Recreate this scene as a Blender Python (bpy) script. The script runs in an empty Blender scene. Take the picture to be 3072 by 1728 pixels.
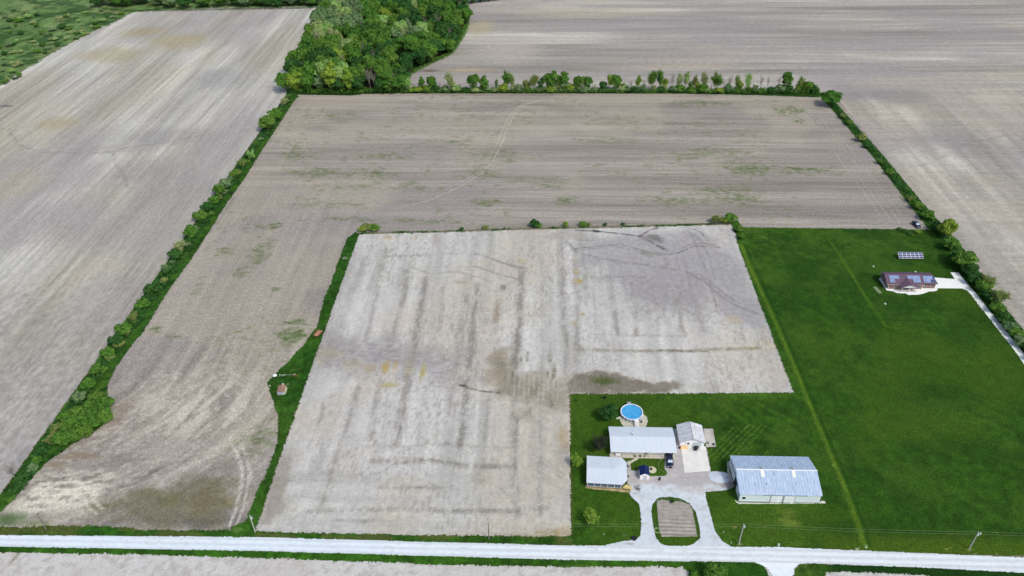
import bpy, math, random
import numpy as np
R = math.radians
SC = bpy.context.scene
COL = SC.collection
# ---------------------------------------------------------------- camera
CAM_H = 170.0
TH, PSI, ROLL, FPX = R(35.87), R(2.424), R(-0.864), 2290.0
FW = np.array([-math.sin(PSI)*math.cos(TH), math.cos(PSI)*math.cos(TH), -math.sin(TH)])
_r = np.cross(FW, [0, 0, 1]); _r /= np.linalg.norm(_r); _u = np.cross(_r, FW)
RT = math.cos(ROLL)*_r + math.sin(ROLL)*_u
UP = -math.sin(ROLL)*_r + math.cos(ROLL)*_u
def G(px, py, z=0.0):
    """world point at height z seen at photo pixel (3072 x 1728)"""
    d = FW + (px-1536)/FPX*RT - (py-864)/FPX*UP
    t = (z-CAM_H)/d[2]
    return (float(d[0]*t), float(d[1]*t))
def GP(pts, z=0.0): return [G(x, y, z) for x, y in pts]
from mathutils import Matrix, Vector
cam_d = bpy.data.cameras.new("camera"); cam = bpy.data.objects.new("camera", cam_d); COL.objects.link(cam)
cam_d.sensor_width = 36; cam_d.lens = FPX/3072*36; cam_d.clip_start = 1; cam_d.clip_end = 20000
cam.matrix_world = Matrix(((RT[0], UP[0], -FW[0], 0), (RT[1], UP[1], -FW[1], 0), (RT[2], UP[2], -FW[2], CAM_H), (0, 0, 0, 1)))
SC.camera = cam
# ---------------------------------------------------------------- light
SUN_EL, SUN_AZ = 50, 136        # azimuth clockwise from north
w = bpy.data.worlds.new("World"); SC.world = w; w.use_nodes = True
nt = w.node_tree; nt.nodes.clear()
sky = nt.nodes.new("ShaderNodeTexSky"); sky.sky_type = 'NISHITA'; sky.sun_disc = False
sky.sun_elevation = R(SUN_EL); sky.sun_rotation = R(SUN_AZ); sky.dust_density = 3.0; sky.air_density = 1.0; sky.ozone_density = 1.0
bg = nt.nodes.new("ShaderNodeBackground"); bg.inputs[1].default_value = 0.12
wo = nt.nodes.new("ShaderNodeOutputWorld")
nt.links.new(sky.outputs[0], bg.inputs[0]); nt.links.new(bg.outputs[0], wo.inputs[0])
sd = bpy.data.lights.new("sun", 'SUN'); sd.energy = 1.5; sd.angle = R(10); sd.color = (1.0, 0.98, 0.95)
so = bpy.data.objects.new("sun", sd); COL.objects.link(so)
so.location = (0, 0, 300)
sv = Vector((math.sin(R(SUN_AZ))*math.cos(R(SUN_EL)), math.cos(R(SUN_AZ))*math.cos(R(SUN_EL)), math.sin(R(SUN_EL))))
so.rotation_euler = sv.to_track_quat('Z', 'Y').to_euler()
vs = SC.view_settings
vs.view_transform = 'Standard'; vs.look = 'None'; vs.exposure = 0.35; vs.gamma = 1
try: vs.use_curve_mapping = False
except Exception: pass
SC.cycles.max_bounces = 5; SC.cycles.diffuse_bounces = 2; SC.cycles.transparent_max_bounces = 4
# ---------------------------------------------------------------- helpers
KC = np.array([1.01, 0.99, 1.03])          # photo linear value / albedo on open ground
def L(c):
    c = np.asarray(c, float)/255.0
    return np.where(c <= 0.04045, c/12.92, ((c+0.055)/1.055)**2.4)
def A(c, lo=0.004, hi=0.86):
    """albedo of a surface that shows as sRGB c in open daylight of this scene"""
    v = np.clip(L(c)/KC, lo, hi); return (float(v[0]), float(v[1]), float(v[2]), 1.0)
def tag(o, label=None, cat=None, group=None, kind=None):
    if label: o['label'] = label
    if cat: o['category'] = cat
    if group: o['group'] = group
    if kind: o['kind'] = kind
    return o
def empty(name, loc, rz=0, label=None, cat=None, group=None):
    o = bpy.data.objects.new(name, None); COL.objects.link(o); o.location = loc; o.rotation_euler = (0, 0, rz)
    o.empty_display_size = 0.5
    return tag(o, label, cat, group)
class MB:
    def __init__(s): s.v = []; s.f = []
    def add(s, vs, fs):
        n = len(s.v); s.v += [tuple(map(float, p)) for p in vs]; s.f += [tuple(i+n for i in f) for f in fs]; return s
    def box(s, x0, x1, y0, y1, z0, z1):
        return s.add([(x0,y0,z0),(x1,y0,z0),(x1,y1,z0),(x0,y1,z0),(x0,y0,z1),(x1,y0,z1),(x1,y1,z1),(x0,y1,z1)],
                     [(0,3,2,1),(4,5,6,7),(0,1,5,4),(1,2,6,5),(2,3,7,6),(3,0,4,7)])
    def prism(s, poly, z0, z1):
        n = len(poly); vs = [(x,y,z0) for x,y in poly]+[(x,y,z1) for x,y in poly]
        fs = [tuple(range(n-1,-1,-1)), tuple(range(n,2*n))]+[(i,(i+1)%n,(i+1)%n+n,i+n) for i in range(n)]
        return s.add(vs, fs)
    def slab(s, quad, t):
        """sheet through the given 3-D polygon, thickness t downwards"""
        n = len(quad); vs = list(quad)+[(x,y,z-t) for x,y,z in quad]
        fs = [tuple(range(n)), tuple(range(2*n-1,n-1,-1))]+[(i,i+n,(i+1)%n+n,(i+1)%n) for i in range(n)]
        return s.add(vs, fs)
    def tube(s, pts, r, n=6, r2=None):
        pts = [np.array(p, float) for p in pts]; m = len(pts); vs = []; fs = []
        r2 = r if r2 is None else r2
        for i, p in enumerate(pts):
            d = pts[min(i+1,m-1)]-pts[max(i-1,0)]; d = d/(np.linalg.norm(d)+1e-9)
            a = np.cross(d, [0,0,1] if abs(d[2]) < .9 else [1,0,0]); a /= np.linalg.norm(a); b = np.cross(d, a)
            rr = r+(r2-r)*i/max(1,m-1)
            for k in range(n):
                t = 2*math.pi*k/n; vs.append(p+rr*(math.cos(t)*a+math.sin(t)*b))
        for i in range(m-1):
            for k in range(n): fs.append((i*n+k, i*n+(k+1)%n, (i+1)*n+(k+1)%n, (i+1)*n+k))
        fs.append(tuple(range(n-1,-1,-1))); fs.append(tuple(range((m-1)*n, m*n)))
        return s.add(vs, fs)
    def cyl(s, x, y, z0, z1, r, n=16, r2=None): return s.tube([(x,y,z0),(x,y,z1)], r, n, r2)
    def ring(s, x, y, z0, z1, ri, ro, n=48):
        vs = []
        for k in range(n):
            t = 2*math.pi*k/n; c, q = math.cos(t), math.sin(t)
            vs += [(x+ri*c,y+ri*q,z0),(x+ro*c,y+ro*q,z0),(x+ro*c,y+ro*q,z1),(x+ri*c,y+ri*q,z1)]
        fs = []
        for k in range(n):
            a, b = 4*k, 4*((k+1)%n)
            for j in range(4): fs.append((a+j, b+j, b+(j+1)%4, a+(j+1)%4))
        return s.add(vs, fs)
    def build(s, name, mat, parent=None, smooth=False, bevel=0):
        me = bpy.data.meshes.new(name); me.from_pydata(s.v, [], s.f); me.validate(); me.update()
        me.materials.append(mat)
        if smooth: me.polygons.foreach_set('use_smooth', [True]*len(me.polygons))
        o = bpy.data.objects.new(name, me); COL.objects.link(o)
        if parent: o.parent = parent
        if bevel:
            b = o.modifiers.new('b', 'BEVEL'); b.width = bevel; b.segments = 2; b.limit_method = 'ANGLE'
        return o
# ---- numpy noise
def _hash(i, j, s):
    h = (i.astype(np.int64)*374761393 + j.astype(np.int64)*668265263 + s*974711) & 0x7fffffff
    h = ((h ^ (h >> 13))*1274126177) & 0x7fffffff
    h = (h ^ (h >> 16)) & 0xffff
    return h/65535.0
def vn(x, y, s=0):
    x = np.asarray(x, float); y = np.asarray(y, float)
    i = np.floor(x); j = np.floor(y); fx = x-i; fy = y-j
    fx = fx*fx*(3-2*fx); fy = fy*fy*(3-2*fy)
    a = _hash(i, j, s); b = _hash(i+1, j, s); c = _hash(i, j+1, s); d = _hash(i+1, j+1, s)
    return (a*(1-fx)+b*fx)*(1-fy)+(c*(1-fx)+d*fx)*fy
def fbm(x, y, s=0, o=4):
    t = 0; a = 1; n = 0
    for k in range(o): t = t+a*vn(x*2**k+17.3*k, y*2**k+5.1*k, s+k*7); n += a; a *= .55
    return t/n
def sst(a, b, x):
    t = np.clip((x-a)/(b-a), 0, 1); return t*t*(3-2*t)
def inside(X, Y, poly):
    ins = np.zeros(X.shape, bool); n = len(poly)
    for i in range(n):
        x0, y0 = poly[i]; x1, y1 = poly[(i+1) % n]
        if y0 == y1: continue
        c = ((y0 > Y) != (y1 > Y)) & (X < (x1-x0)*(Y-y0)/(y1-y0)+x0)
        ins ^= c
    return ins
def ldist(X, Y, pts):
    D = np.full(X.shape, 1e9)
    for (x0, y0), (x1, y1) in zip(pts[:-1], pts[1:]):
        dx, dy = x1-x0, y1-y0; q = dx*dx+dy*dy+1e-9
        t = np.clip(((X-x0)*dx+(Y-y0)*dy)/q, 0, 1)
        D = np.minimum(D, np.hypot(X-x0-t*dx, Y-y0-t*dy))
    return D
class Paint:
    """soil and grass colour laid over a world grid"""
    def poly(s, px, col, st=1.0, am=1.5, seed=7, fr=.3, n=5, world=False):
        pts = px if world else GP(px); k = s._sel(pts, am*3+1)
        if not len(k): return
        X, Y = s.X[k], s.Y[k]; wt = 0
        for i in range(n):
            a_ = 6.28*i/n; jx = (fbm(X*fr, Y*fr, seed, 4)-.5)*4*am+am*.5*math.cos(a_); jy = (fbm(X*fr, Y*fr, seed+9, 4)-.5)*4*am+am*.5*math.sin(a_)
            wt = wt+inside(X+jx, Y+jy, pts)/n
        wt = (np.clip(wt*st, 0, 1))[:, None]; s.C[k] = s.C[k]*(1-wt)+np.asarray(col, float)*wt
    def __init__(s, X, Y, base):
        s.X, s.Y = X, Y; s.C = np.empty((X.size, 3)); s.C[:] = base
    def mix(s, w, col):
        w = np.clip(w, 0, 1)[:, None]; s.C = s.C*(1-w)+np.asarray(col, float)*w
    def mul(s, f): s.C = s.C*(f if np.ndim(f) == 0 else f[:, None])
    def _sel(s, pts, m):
        xs = [p[0] for p in pts]; ys = [p[1] for p in pts]
        return np.nonzero((s.X > min(xs)-m)&(s.X < max(xs)+m)&(s.Y > min(ys)-m)&(s.Y < max(ys)+m))[0]
    def strip(s, px, wid, col, st=1.0, rough=.6, seed=1, world=False, sc=.5, soft=1.0, wob=.4, fuzz=.0):
        pts = px if world else GP(px)
        k = s._sel(pts, wid*3+2)
        if not len(k): return
        X, Y = s.X[k], s.Y[k]
        n = fbm(X*sc, Y*sc*.35, seed, 3)
        d = ldist(X+(vn(X*.09, Y*.09, seed+3)-.5)*wid*wob, Y+(vn(X*.09, Y*.09, seed+4)-.5)*wid*wob, pts)/wid
        hf = vn(X*2.1, Y*2.1, seed+5)
        wt = (1-sst(1-soft, 1.05, d*(1-.4*rough+rough*n)+(hf-.5)*fuzz))*st*(1-rough+rough*sst(.3, .6, n)*1.3)
        wt = np.clip(wt, 0, 1)[:, None]; s.C[k] = s.C[k]*(1-wt)+np.asarray(col, float)*wt
    def blob(s, px, py, rx, ry, col, st=1.0, rough=.5, seed=2, sx=.25, sy=.25, brk=0):
        x, y = G(px, py); ax = max(.3, abs(G(px+rx, py)[0]-x)); ay = max(.3, abs(G(px, py-ry)[1]-G(px, py+ry)[1])/2)
        k = s._sel([(x-ax, y-ay), (x+ax, y+ay)], max(ax, ay)*.8+1)
        if not len(k): return
        X, Y = s.X[k], s.Y[k]
        n = fbm(X*sx, Y*sy, seed, 4)
        d = np.hypot((X-x)/ax, (Y-y)/ay)+(n-.5)*rough*2.2
        wt = (1-sst(.25, 1.15, d))*st
        if brk: wt = wt*(1-brk+brk*sst(.42, .62, fbm(X*.55, Y*1.6, seed+40, 3))*1.6)
        wt = np.clip(wt, 0, 1)[:, None]
        s.C[k] = s.C[k]*(1-wt)+np.asarray(col, float)*wt
def sheet(name, bb, res, mask, colf, mat, z, label=None, kind='structure', relief=0):
    x0, x1, y0, y1 = bb
    nx = int((x1-x0)/res)+1; ny = int((y1-y0)/res)+1
    xs = x0+np.arange(nx)*res; ys = y0+np.arange(ny)*res
    XX, YY = np.meshgrid(xs, ys)
    if mask is not None:
        cx = XX[:-1, :-1]+res/2; cy = YY[:-1, :-1]+res/2
        keep = mask(cx.ravel(), cy.ravel()).reshape(cx.shape)
    else: keep = np.ones((ny-1, nx-1), bool)
    used = np.zeros((ny, nx), bool)
    for a, b in ((0, 0), (0, 1), (1, 0), (1, 1)):
        used[a:ny-1+a, b:nx-1+b] |= keep
    idx = -np.ones((ny, nx), np.int64); idx[used] = np.arange(used.sum())
    # jitter so that sheet edges and facets never read as a lattice
    X = XX[used]; Y = YY[used]
    jx = (vn(X*7.7, Y*7.7, 91)-.5)*res*.8; jy = (vn(X*7.7, Y*7.7, 92)-.5)*res*.8
    X = X+jx; Y = Y+jy
    C = colf(X, Y)
    V = np.empty((X.size, 3), np.float32); V[:, 0] = X; V[:, 1] = Y; V[:, 2] = z
    if relief: V[:, 2] += (relief*fbm(X*.9, Y*.9, 44, 2)).astype(np.float32)
    q = np.stack([idx[:-1, :-1][keep], idx[:-1, 1:][keep], idx[1:, 1:][keep], idx[1:, :-1][keep]], 1)
    me = bpy.data.meshes.new(name)
    me.vertices.add(len(V)); me.vertices.foreach_set('co', V.ravel())
    nf = len(q); me.loops.add(nf*4); me.loops.foreach_set('vertex_index', q.ravel().astype(np.int32))
    me.polygons.add(nf); me.polygons.foreach_set('loop_start', np.arange(0, nf*4, 4, dtype=np.int32))
    me.update(calc_edges=True)
    at = me.color_attributes.new('Col', 'FLOAT_COLOR', 'POINT')
    alb = np.ones((X.size, 4), np.float32); alb[:, :3] = np.clip(L(np.clip(C, 0, 255))/KC, .004, .86)
    at.data.foreach_set('color', alb.ravel())
    me.materials.append(mat)
    o = bpy.data.objects.new(name, me); COL.objects.link(o); o['kind'] = kind
    if label: o['label'] = label
    return o
# ---------------------------------------------------------------- materials
def newmat(name):
    m = bpy.data.materials.new(name); m.use_nodes = True; n = m.node_tree; n.nodes.clear()
    out = n.nodes.new('ShaderNodeOutputMaterial'); b = n.nodes.new('ShaderNodeBsdfPrincipled')
    n.links.new(b.outputs[0], out.inputs[0]); return m, n, b
def noise(n, scale, detail=4, stretch=(1, 1, 1), src='Object', rot=0, rough=.6):
    tc = n.nodes.new('ShaderNodeTexCoord'); mp = n.nodes.new('ShaderNodeMapping'); mp.inputs['Scale'].default_value = stretch
    mp.inputs['Rotation'].default_value = (0, 0, rot)
    t = n.nodes.new('ShaderNodeTexNoise'); t.inputs['Scale'].default_value = scale; t.inputs['Detail'].default_value = detail
    t.inputs['Roughness'].default_value = rough
    n.links.new(tc.outputs[src], mp.inputs[0]); n.links.new(mp.outputs[0], t.inputs[0]); return t
def ramp(n, fac, lo, hi, vlo, vhi):
    r = n.nodes.new('ShaderNodeMapRange'); r.inputs[1].default_value = lo; r.inputs[2].default_value = hi
    r.inputs[3].default_value = vlo; r.inputs[4].default_value = vhi; n.links.new(fac, r.inputs[0]); return r.outputs[0]
def vmul(n, a, f):
    m = n.nodes.new('ShaderNodeVectorMath'); m.operation = 'SCALE'; n.links.new(a, m.inputs[0]); n.links.new(f, m.inputs[3]); return m.outputs[0]
def mathn(n, op, a, b):
    m = n.nodes.new('ShaderNodeMath'); m.operation = op
    for i, x in enumerate((a, b)):
        if isinstance(x, (int, float)): m.inputs[i].default_value = x
        else: n.links.new(x, m.inputs[i])
    return m.outputs[0]
def m_ground(name, specks, bump=.3, bscale=3.0, bdist=.05, rough=.95):
    """vertex colour times several procedural noises: specks = [(scale, stretch, amount, rot)]"""
    m, n, b = newmat(name)
    at = n.nodes.new('ShaderNodeVertexColor'); at.layer_name = 'Col'
    c = at.outputs[0]
    for sc, stt, am, rot in specks:
        t = noise(n, sc, 4, stt, rot=rot); c = vmul(n, c, ramp(n, t.outputs[0], .3, .7, 1-am, 1+am))
    n.links.new(c, b.inputs['Base Color']); b.inputs['Roughness'].default_value = rough
    b.inputs['Specular IOR Level'].default_value = .1
    if bump:
        t = noise(n, bscale, 5); bp = n.nodes.new('ShaderNodeBump'); bp.inputs['Strength'].default_value = bump
        bp.inputs['Distance'].default_value = bdist
        n.links.new(t.outputs[0], bp.inputs['Height']); n.links.new(bp.outputs[0], b.inputs['Normal'])
    return m
def m_solid(name, c, rough=.7, spec=.3, var=.08, scale=2.0, metal=0, raw=False, stretch=(1,1,1)):
    m, n, b = newmat(name)
    rgb = n.nodes.new('ShaderNodeRGB'); rgb.outputs[0].default_value = c if raw else A(c)
    t = noise(n, scale, 4, stretch)
    n.links.new(vmul(n, rgb.outputs[0], ramp(n, t.outputs[0], .3, .7, 1-var, 1+var)), b.inputs['Base Color'])
    b.inputs['Roughness'].default_value = rough; b.inputs['Specular IOR Level'].default_value = spec
    b.inputs['Metallic'].default_value = metal
    return m
def m_ribbed(name, c, c2, axis, pitch, amt=.12, rust=None, rough=.5, bmp=.4):
    """metal roofing: ribs every pitch metres along axis 0/1, weather stains"""
    m, n, b = newmat(name)
    tc = n.nodes.new('ShaderNodeTexCoord'); sp = n.nodes.new('ShaderNodeSeparateXYZ'); n.links.new(tc.outputs['Object'], sp.inputs[0])
    s = mathn(n, 'MULTIPLY', sp.outputs[axis], 2*math.pi/pitch); s = mathn(n, 'SINE', s, 0)
    rib = ramp(n, s, .2, .9, 1, 1-amt)
    st = (1, .15, 1) if axis == 0 else (.15, 1, 1)
    t = noise(n, 1.6, 5, st)
    mx = n.nodes.new('ShaderNodeMix'); mx.data_type = 'RGBA'
    mx.inputs[6].default_value = A(c); mx.inputs[7].default_value = A(c2)
    n.links.new(ramp(n, t.outputs[0], .38, .66, 0, 1), mx.inputs[0])
    col = vmul(n, mx.outputs[2], rib)
    if rust:
        t2 = noise(n, .9, 2, (1.2, .7, 1)); mr = n.nodes.new('ShaderNodeMix'); mr.data_type = 'RGBA'
        n.links.new(ramp(n, t2.outputs[0], .715, .75, 0, .8), mr.inputs[0]); n.links.new(col, mr.inputs[6]); mr.inputs[7].default_value = A(rust)
        col = mr.outputs[2]
    n.links.new(col, b.inputs['Base Color']); b.inputs['Roughness'].default_value = rough
    bp = n.nodes.new('ShaderNodeBump'); bp.inputs['Strength'].default_value = bmp; bp.inputs['Distance'].default_value = .04
    n.links.new(s, bp.inputs['Height']); n.links.new(bp.outputs[0], b.inputs['Normal'])
    return m
def LF(c):
    v = np.clip(L(c)*LEAFK, .004, .5); return (float(v[0]), float(v[1]), float(v[2]), 1)
LEAFK = 2.0
def m_leaf(name, c, c2, trans=.25, sc=.35):
    m, n, b = newmat(name)
    out = [x for x in n.nodes if x.type == 'OUTPUT_MATERIAL'][0]
    b.inputs['Roughness'].default_value = .8; b.inputs['Specular IOR Level'].default_value = .15
    oi = n.nodes.new('ShaderNodeObjectInfo')
    t = noise(n, sc, 3, src='Object'); t2 = noise(n, 3.5, 3, src='Object')
    mx = n.nodes.new('ShaderNodeMix'); mx.data_type = 'RGBA'; mx.inputs[6].default_value = LF(c); mx.inputs[7].default_value = LF(c2)
    f = mathn(n, 'ADD', t.outputs[0], mathn(n, 'MULTIPLY', mathn(n, 'SUBTRACT', oi.outputs['Random'], .5), .35))
    n.links.new(ramp(n, f, .35, .65, 0, 1), mx.inputs[0])
    c_ = vmul(n, mx.outputs[2], ramp(n, t2.outputs[0], .3, .7, .7, 1.3))
    c_ = vmul(n, c_, ramp(n, oi.outputs['Random'], 0, 1, .8, 1.2))
    n.links.new(c_, b.inputs['Base Color'])
    tr = n.nodes.new('ShaderNodeBsdfTranslucent'); n.links.new(c_, tr.inputs[0])
    ms = n.nodes.new('ShaderNodeMixShader'); ms.inputs[0].default_value = trans
    n.links.new(b.outputs[0], ms.inputs[1]); n.links.new(tr.outputs[0], ms.inputs[2]); n.links.new(ms.outputs[0], out.inputs[0])
    return m
# ---------------------------------------------------------------- the ground
rng = np.random.RandomState(5)
M_SOIL = m_ground('pale soil', [(3.0, (1, .6, 1), .18, 0), (7.0, (1, 1, 1), .26, 0), (.9, (1, .12, 1), .06, 0)], .3, 8, .03)
M_SOILF = m_ground('stubble soil', [(1.8, (1, .6, 1), .30, 0), (5.0, (1, 1, 1), .30, 0), (.5, (1, 1, 1), .06, 0)], .4, 6, .04)
M_FAR = m_ground('far soil', [(.9, (1, .04, 1), .10, 0), (.4, (1, .03, 1), .06, 0), (2.4, (1, .3, 1), .18, 0), (.8, (1, .3, 1), .12, 0)], .3, 4, .04)
M_FARE = m_ground('far soil across', [(.35, (.05, 1, 1), .07, 0), (.12, (.06, 1, 1), .05, 0), (1.8, (1, .4, 1), .18, 0), (.5, (.6, .8, 1), .12, 0)], .3, 4, .04)
M_GRASS = m_ground('lawn', [(3.6, (1, 1, 1), .6, 0), (1.3, (1, 1, 1), .22, 0), (.3, (1, 1, 1), .10, 0), (9, (1, 1, 1), .45, 0)], .7, 5, .10, .95)
M_ROUGHG = m_ground('rough grass', [(1.4, (1, 1, 1), .35, 0), (5, (1, 1, 1), .3, 0), (.3, (1, 1, 1), .12, 0)], .9, 3, .2, .95)
M_GRAVEL = m_ground('gravel', [(6, (1, 1, 1), .05, 0), (.8, (.1, 1, 1), .035, 0), (20, (1, 1, 1), .05, 0)], .15, 14, .015)
M_CONC = m_ground('concrete', [(2.5, (1, 1, 1), .04, 0), (12, (1, 1, 1), .03, 0)], .1, 9, .01, .8)

# one sheet that reaches the horizon
gm = MB(); gm.add([(-9000, -9000, -.06), (9000, -9000, -.06), (9000, 9000, -.06), (-9000, 9000, -.06)], [(0, 1, 2, 3)])
gm_m = m_solid('open country', (120, 125, 90), .95, .1, .35, .01)
tag(gm.build('ground', gm_m), 'flat open farm country reaching to the horizon', kind='structure')

# ---- large left field
MEADOW = GP([(-60, 300), (0, 258), (60, 218), (150, 162), (260, 104), (360, 56), (392, 38), (470, 30), (700, 22), (1000, 18), (1000, -60), (-400, -60), (-500, 300)])
def f_left(X, Y):
    P = Paint(X, Y, (180, 176, 169))
    a = fbm(X*.035, Y*.006, 11, 4); P.mix(sst(.42, .66, a)*.55, (170, 162, 150))
    a = fbm(X*.02+3, Y*.008, 12, 4); P.mix(sst(.5, .68, a)*.45, (166, 158, 138))
    a = fbm(X*.16, Y*.012, 13, 3); P.mul(1+(a-.5)*.26)
    a = fbm(X*.6, Y*.02, 14, 2); P.mul(1+(a-.5)*.22)
    a = fbm(X*.013, Y*.009+4, 15, 4); P.mix(sst(.5, .7, a)*.7, (152, 146, 144))
    P.mix(sst(240, 140, Y)*.5, (192, 188, 184))
    for (x, y, rx, ry, c, s) in [(430, 95, 90, 22, (158, 146, 112), .7), (520, 120, 130, 30, (162, 150, 120), .7), (330, 165, 120, 26, (163, 152, 122), .6),
        (170, 370, 90, 25, (165, 152, 125), .6), (60, 550, 90, 60, (170, 160, 138), .5), (400, 520, 160, 60, (140, 136, 134), .45), (480, 560, 150, 70, (145, 140, 138), .4), (330, 420, 200, 60, (150, 146, 144), .4),
        (300, 450, 180, 20, (150, 144, 140), .35), (520, 410, 150, 30, (145, 140, 138), .4), (650, 240, 90, 40, (146, 143, 142), .5), (230, 640, 140, 60, (158, 152, 150), .5),
        (20, 318, 26, 5, (100, 96, 98), .9), (80, 1370, 90, 60, (150, 146, 148), .55), (300, 60, 70, 14, (150, 140, 125), .6), (250, 900, 120, 120, (170, 165, 163), .5)]:
        P.blob(x, y, rx, ry, c, s, .5, int(x+y), .04, .03)
    cr = (112, 106, 106)
    P.strip([(-40, 380), (20, 392), (50, 430), (110, 455), (180, 460), (330, 458), (390, 440), (470, 430), (600, 408)], 1.0, cr, .42, .9, 21, sc=.3, wob=2.5)
    P.strip([(340, 458), (360, 510), (385, 560)], 1.2, cr, .35, .9, 23, sc=.3, wob=2)
    for x in np.arange(-430, -150, 15.2):
        P.strip([(x, 110), (x+rng.uniform(-2, 2), 600)], 1.2, (160, 155, 152), .28, .8, int(-x), True, .1)
    # churned clods close to the camera
    a = fbm(X*.9, Y*.5, 31, 3)*sst(330, 180, Y); P.mix(sst(.36, .6, a)*.5, (140, 134, 130))
    return P.C
sheet('left_field', (-470, -141, 100, 616), .95, lambda X, Y: ~inside(X, Y, MEADOW), f_left, M_FAR, 0.0, 'pale harrowed field left of the long hedge')
def f_mead(X, Y):
    P = Paint(X, Y, (92, 120, 68))
    a = fbm(X*.05, Y*.05, 41, 4); P.mix(sst(.45, .65, a)*.7, (116, 136, 86)); a = fbm(X*.09, Y*.09, 42, 4); P.mix(sst(.5, .65, a)*.8, (48, 78, 40))
    a = fbm(X*.03, Y*.03, 43, 3); P.mix(sst(.55, .7, a)*.6, (120, 128, 84))
    a = fbm(X*.35, Y*.35, 47, 3); P.mul(1+(a-.5)*.6)
    return P.C
def mj(poly, am, fr=.5, sd=3):
    return lambda X, Y: inside(X+(fbm(X*fr, Y*fr, sd, 3)-.5)*2*am+(vn(X*5.3, Y*5.3, sd+20)-.5)*am*1.3, Y+(fbm(X*fr, Y*fr, sd+9, 3)-.5)*2*am+(vn(X*5.3, Y*5.3, sd+21)-.5)*am*1.3, poly)
sheet('meadow', (-560, -90, 380, 690), 1.1, mj(MEADOW, 4, .12), f_mead, M_ROUGHG, 0.02, 'rough green meadow dotted with scrub')

# ---- far field behind the tree row, wrapping down the right side
def f_far(X, Y):
    P = Paint(X, Y, (166, 160, 152))
    east = sst(150, 200, X+(430-Y)*.25*(Y < 430))   # right part worked north-south
    up = sst(395, 470, Y)
    ew1 = fbm(X*.004, Y*.07, 51, 4); ns1 = fbm(X*.10, Y*.006, 52, 4)
    q = ew1*up+ns1*(1-up)
    P.mul(1+(q-.5)*.5)
    ew2 = fbm(X*.012, Y*.35, 53, 3); ns2 = fbm(X*.5, Y*.016, 54, 3); P.mul(1+((ew2*up+ns2*(1-up))-.5)*.32)
    a = fbm(X*.010, Y*.016, 55, 4); P.mix(sst(.46, .66, a)*.6, (150, 143, 143))
    a = fbm(X*.008+9, Y*.02, 56, 4); P.mix(sst(.5, .66, a)*.4, (174, 164, 146))
    P.mix(sst(360, 200, Y)*.35, (160, 154, 142))
    for (x, y, rx, ry, c, s) in [(1530, 150, 120, 40, (176, 166, 158), .7), (1440, 80, 60, 26, (178, 166, 130), .6), (1400, 210, 110, 10, (176, 158, 130), .8),
        (1290, 212, 40, 5, (105, 88, 76), .9), (2250, 70, 350, 22, (146, 138, 136), .6), (2700, 25, 260, 10, (132, 126, 126), .6), (2600, 130, 300, 30, (148, 142, 142), .6), (1800, 40, 300, 18, (182, 170, 150), .6),
        (2700, 290, 110, 26, (134, 130, 130), .6), (2850, 420, 120, 46, (146, 142, 140), .6), (2980, 290, 90, 20, (184, 176, 160), .6), (2560, 270, 60, 14, (150, 143, 138), .7), (2000, 200, 260, 14, (178, 166, 148), .6), (1950, 120, 200, 20, (150, 144, 143), .5),
        (3000, 640, 90, 60, (176, 168, 156), .5), (2900, 560, 60, 60, (142, 136, 130), .5)]:
        P.blob(x, y, rx, ry, c, s, .6, int(x*3+y), .01, .03)
    lt = (192, 182, 168)
    for k, yy in enumerate([92, 118, 140, 178, 205]):
        P.strip([(1480+40*k, yy+14), (1800, yy+6), (2300, yy), (3100, yy-14)], 1.0, lt, .35, .8, 60+k, sc=.15)
    dk = (128, 122, 120)
    P.strip([(2480, 290), (2570, 280), (2620, 320), (2640, 400)], 1.6, dk, .4, .8, 71, sc=.15)
    P.strip([(3090, 390), (2900, 430), (2790, 490), (2650, 520)], 1.4, dk, .35, .8, 72, sc=.15)
    P.strip([(2150, 120), (2700, 95), (3090, 60)], 1.5, dk, .35, .8, 73, sc=.1)
    P.strip([(1560, 30), (2200, 55), (3090, 40)], 1.6, dk, .3, .8, 74, sc=.1)
    return P.C
sheet('far_field', (-148, 470, 90, 690), 1.15, lambda X, Y: (X > 160) | (Y > 427), f_far, M_FARE, 0.0, 'tan worked field behind the row of trees')

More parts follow.
